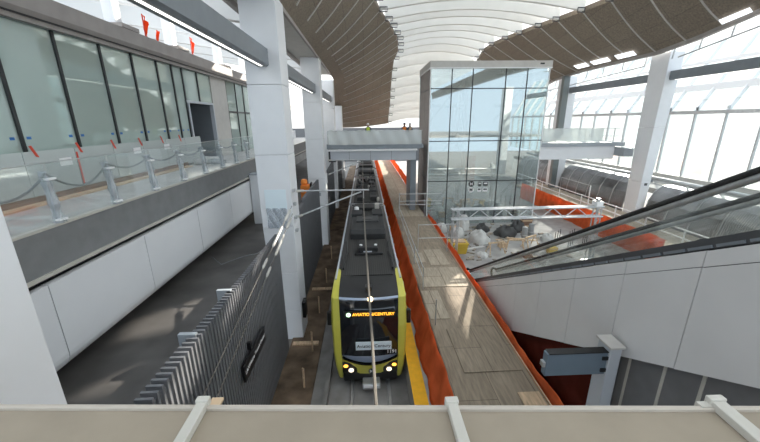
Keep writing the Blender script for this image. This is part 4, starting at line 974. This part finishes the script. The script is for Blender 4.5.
# sign panel on a post
ps = thing('sign_post', 'blue grey blank sign panel on a pale post beside the escalator', 'sign', (5.25, 6.1, 1))
def ppt(x, y, z): return (x, y, z)
MB().box(5.17, 5.43, 5.95, 6.35, 1.0, 5.27).build('post', 'postgrey', ps, bevel=.02)
MB().box(5.13, 5.47, 5.91, 6.39, 5.27, 5.31).build('cap', 'ceilwhite', ps)
MB().box(3.82, 5.17, 6.0, 6.16, 4.58, 5.14).build('panel', 'signback', ps, bevel=.012)
MB().box(3.86, 5.17, 5.985, 6.175, 5.14, 5.158).build('top_strip', 'black', ps)
for z in (4.66, 4.96): MB().box(5.05, 5.17, 5.97, 6.0, z, z + .08).build('hinge', 'black', ps)
MB().box(3.76, 3.82, 6.02, 6.14, 4.8, 4.92).build('end_lug', 'steel', ps)

# ================================================================== CONSTRUCTION CLUTTER
def heap(name, c, r, h, m, label, cat, seed, group=None):
    rg = random.Random(seed); n, k = 16, 7; rows = []
    for j in range(k + 1):
        t = j / k; rad = r * math.cos(t * PI / 2) ** .7
        rows.append([(c[0] + rad * math.cos(2 * PI * i / n) * (1 + .22 * math.sin(i * 2.3 + seed + j)), c[1] + rad * math.sin(2 * PI * i / n) * (1 + .2 * math.sin(i * 1.7 + seed)), c[2] + h * math.sin(t * PI / 2) * (1 + .25 * math.sin(i * 1.3 + seed * 2 + j * .6))) for i in range(n)])
        rows[-1].append(rows[-1][0])
    o = MB().grid(rows).build(name, m, None, True); tag(o, label, cat, group); return o
PZ = .985
heap('tarp_heap', (8.6, 24.2, PZ), .75, .8, 'tarp', 'heap of crumpled white sheeting in front of the tower', 'tarp', 1)
heap('tarp_heap', (7.2, 25.4, PZ), .55, .7, 'tarp', 'small pile of pale sheeting near the plywood deck', 'tarp', 2)
heap('tarp_heap', (11.2, 25.6, PZ), .8, .7, 'tarpdark', 'heap of dark sheeting in front of the right tower corner', 'tarp', 3)
heap('tarp_heap', (9.75, 26.9, PZ), .55, .55, 'tarpdark', 'dark rubble bag heap between white and dark sheeting', 'tarp', 4)
heap('tarp_heap', (13.9, 24.1, PZ), .45, .5, 'tarp', 'pale sheeting heap toward the orange netting', 'tarp', 6)
def sawhorse(x, y, label, rz=0):
    r = thing('sawhorse', label, 'sawhorse', (x, y, PZ), 'wooden sawhorses in front of the tower')
    MB().box(x - .6, x + .6, y - .05, y + .05, PZ + .72, PZ + .82).build('top_beam', 'timber', r)
    for sx in (-1, 1):
        for sy in (-1, 1): MB().bar((x + sx * .45, y + sy * .03, PZ + .74), (x + sx * .6, y + sy * .32, PZ), .06, .05).build('leg', 'timber', r)
    r.rotation_euler = (0, 0, rz); return r
sawhorse(9.0, 21.9, 'wooden sawhorse below the gantry middle', .2)
sawhorse(10.7, 22.6, 'wooden sawhorse by the dark sheeting heaps', -.3)
sawhorse(12.0, 23.0, 'wooden sawhorse nearest the orange netting', .5)
bn = thing('yellow_bin', 'yellow plastic tub at the edge of the plywood deck', 'tub', (6.5, 22.2, PZ))
MB().hexa([(5.9, 21.8, PZ), (6.9, 21.8, PZ), (6.9, 22.6, PZ), (5.9, 22.6, PZ), (5.8, 21.7, PZ + .75), (7.0, 21.7, PZ + .75), (7.0, 22.7, PZ + .75), (5.8, 22.7, PZ + .75)]).build('tub', 'binyellow', bn, bevel=.04)
MB().box(5.77, 7.03, 21.67, 22.73, PZ + .72, PZ + .80).build('rim', 'binyellow', bn, bevel=.02)
MB().box(5.95, 6.85, 21.85, 22.55, PZ + .80, PZ + .9).build('contents', 'timber', bn, bevel=.03)
for i, (x, y, lab) in enumerate(((12.3, 24.6, 'grey cylinder drum standing among the dark sheeting'), (13.2, 25.4, 'grey drum near the orange netting'))):
    r = thing('drum', lab, 'drum', (x, y, PZ), 'grey drums on the construction floor')
    MB().lathe([(.2, 0), (.21, .02), (.21, .95), (.19, .98)], (x, y, PZ)).build('drum_body', 'bucket', r, True); MB().lathe([(.215, .3), (.225, .33), (.215, .36)], (x, y, PZ)).build('hoop', 'steel', r)
for i, (x0, y0, x1, y1, lab) in enumerate(((6.2, 23.7, 7.4, 23.2, 'white plank on the floor left of the sawhorses'), (7.2, 22.6, 8.6, 23.2, 'long white plank on the floor under the gantry'), (10.0, 24.5, 13.0, 24.2, 'timber plank in front of the orange netting'), (6.4, 24.2, 7.6, 24.5, 'red edged board beside the pale sheeting'))):
    tag(MB().bar((x0, y0, PZ + .03), (x1, y1, PZ + .03), .22, .05).build('plank', ('tarp', 'tarp', 'timber', 'redish')[i]), lab, 'plank', 'planks on the construction floor')
for i, (x, y, r_, h, m, lab) in enumerate(((6.3, 27.0, .5, .6, 'tarp', 'bundled white sheeting by the left tower corner'), (8.2, 27.3, .5, 1.1, 'tarp', 'tall draped white sheet before the tower glass'), (12.6, 26.6, .6, .8, 'tarpdark', 'dark heap near the right tower corner'), (10.9, 21.0, .35, .3, 'timberdark', 'small brown heap of offcuts under the gantry'), (7.9, 21.4, .4, .25, 'tarp', 'flat crumpled sheet near the yellow tub'))):
    heap('tarp_heap', (x, y, PZ), r_, h, m, lab, 'tarp', 20 + i)
for i, (x, y, a_, b_2, h, m, lab) in enumerate(((7.25, 26.7, .6, .4, .5, 'timber', 'timber crate between white sheeting bundles'), (13.8, 27.6, .8, .6, .8, 'timberdark', 'brown crate by the right tower corner'), (9.9, 23.0, .5, .4, .35, 'timber', 'low timber crate among the sawhorses'), (12.9, 21.6, .6, .4, .45, 'binyellow', 'yellow crate at the right gantry leg'))):
    r = thing('crate', lab, 'crate', (x, y, PZ))
    MB().box(x - a_ / 2, x + a_ / 2, y - b_2 / 2, y + b_2 / 2, PZ, PZ + h).build('box', m, r, bevel=.02)
    for z in (.15, .75): MB().box(x - a_ / 2 - .02, x + a_ / 2 + .02, y - b_2 / 2 - .02, y + b_2 / 2 + .02, PZ + h * z, PZ + h * (z + .15)).build('batten', 'timber', r)
rs_ = random.Random(11); sc_ = MB(); 
for k in range(130):
    x, y = rs_.uniform(6.0, 14.0), rs_.uniform(20.5, 28.5)
    if any((x - q.location.x) ** 2 + (y - q.location.y) ** 2 < .5 for q in C.objects if 'label' in q and q.location.z > .9 and abs(q.location.x - 10) < 5): continue
    l = rs_.uniform(.1, .6); a = rs_.uniform(0, 3); h = rs_.uniform(.03, .14)
    sc_.bar((x, y, PZ + h / 2), (x + l * math.cos(a), y + l * math.sin(a), PZ + h / 2), rs_.uniform(.05, .25), h)
tag(sc_.build('debris', 'debris'), 'scraps and offcuts scattered over the construction floor before the tower', 'debris', None, 'stuff')
rb_ = MB()
for k in range(9): rb_.tube([(13.6 + .35 * k, 22.6 + .3 * (k % 3), .98), (13.6 + .35 * k, 22.6 + .3 * (k % 3), 2.2)], .02, 6)
tag(rb_.build('rebar_bundle', 'rubber'), 'upright steel bars in front of the orange netting', 'steel bars', None, 'stuff')

# ================================================================== WORKERS ON THE FOOTBRIDGE
def worker(loc, face, top, trousers, hat, label, lean=0.):
    r = thing('person', label, 'person', loc)
    x, y, z = loc
    V = [(0, 0, .95), (0, lean * .3, 1.2), (0, lean * .6, 1.42), (0, lean * .75, 1.52), (0, lean * .9, 1.66), (.09, 0, .92), (.1, .03, .5), (.1, 0, .08), (.1, -.13, .04), (-.09, 0, .92), (-.1, .05, .5), (-.1, 0, .08), (-.1, -.13, .04),
         (.19, lean * .6, 1.42), (.25, lean * .5, 1.16), (.22, lean * .5 - .2, 1.0), (.2, lean * .5 - .3, .98), (-.19, lean * .6, 1.42), (-.25, lean * .5, 1.16), (-.22, lean * .5 - .18, 1.02), (-.2, lean * .5 - .28, 1.0)]
    E = [(0, 1), (1, 2), (2, 3), (3, 4), (0, 5), (5, 6), (6, 7), (7, 8), (0, 9), (9, 10), (10, 11), (11, 12), (2, 13), (13, 14), (14, 15), (15, 16), (2, 17), (17, 18), (18, 19), (19, 20)]
    R = [.13, .125, .13, .06, .1, .1, .07, .05, .045, .1, .07, .05, .045, .065, .05, .038, .035, .065, .05, .038, .035]
    ca, sa = math.cos(face), math.sin(face)
    rot = lambda p: (p[0] * ca - p[1] * sa, p[0] * sa + p[1] * ca, p[2])
    me = bpy.data.meshes.new('body'); me.from_pydata([rot(p) for p in V], E, []); o = bpy.data.objects.new('body', me); C.objects.link(o); o.parent = r
    sk = o.modifiers.new('skin', 'SKIN')
    for i, q in enumerate(me.skin_vertices[0].data): q.radius = (R[i], R[i]); q.use_root = (i == 0)
    sb = o.modifiers.new('sub', 'SUBSURF'); sb.levels = 2; sb.render_levels = 2
    me.materials.append(M[trousers])
    def off(p): q = rot(p); return (x + q[0], y + q[1], z + q[2])
    MB().tube([off((0, 0, .92)), off((0, lean * .3, 1.2)), off((0, lean * .6, 1.44)), off((0, lean * .7, 1.5))], [.165, .165, .175, .08], 12).build('vest', top, r, True)
    hb_ = MB().lathe([(.03, -.13), (.075, -.08), (.085, 0), (.08, .07), (.04, .11)], (0, 0, 0), 12); c = off((0, lean * .9 - .01, 1.66)); hb_.v = [(a + c[0], b + c[1], d_ + c[2]) for a, b, d_ in hb_.v]; hb_.build('head', 'skin', r, True)
    hh = MB().lathe([(.13, .03), (.115, .05), (.105, .1), (.07, .15), (.01, .17)], c, 14).build('helmet', hat, r, True)
    for s in (-1, 1):
        for k in range(4):
            a = off((s * .2 + s * .012 * (k - 1.5), lean * .5 - .3, .98)); b = off((s * .2 + s * .016 * (k - 1.5), lean * .5 - .37, .95))
            MB().tube([a, b], .009, 6).build('finger', 'skin', r)
worker((3.4, 30.4, 8.0), 0, 'vestorange', 'denim', 'helmetdark', 'person in dark helmet bending at the tower end of the footbridge', -.15)
worker((3.95, 30.9, 8.0), .6, 'timber', 'denim', 'helmet', 'person in tan top and white helmet by the tower corner', 0)
worker((.3, 30.6, 8.0), -.3, 'vest', 'denim', 'helmet', 'person in yellow green vest on the footbridge over the train', -.2)
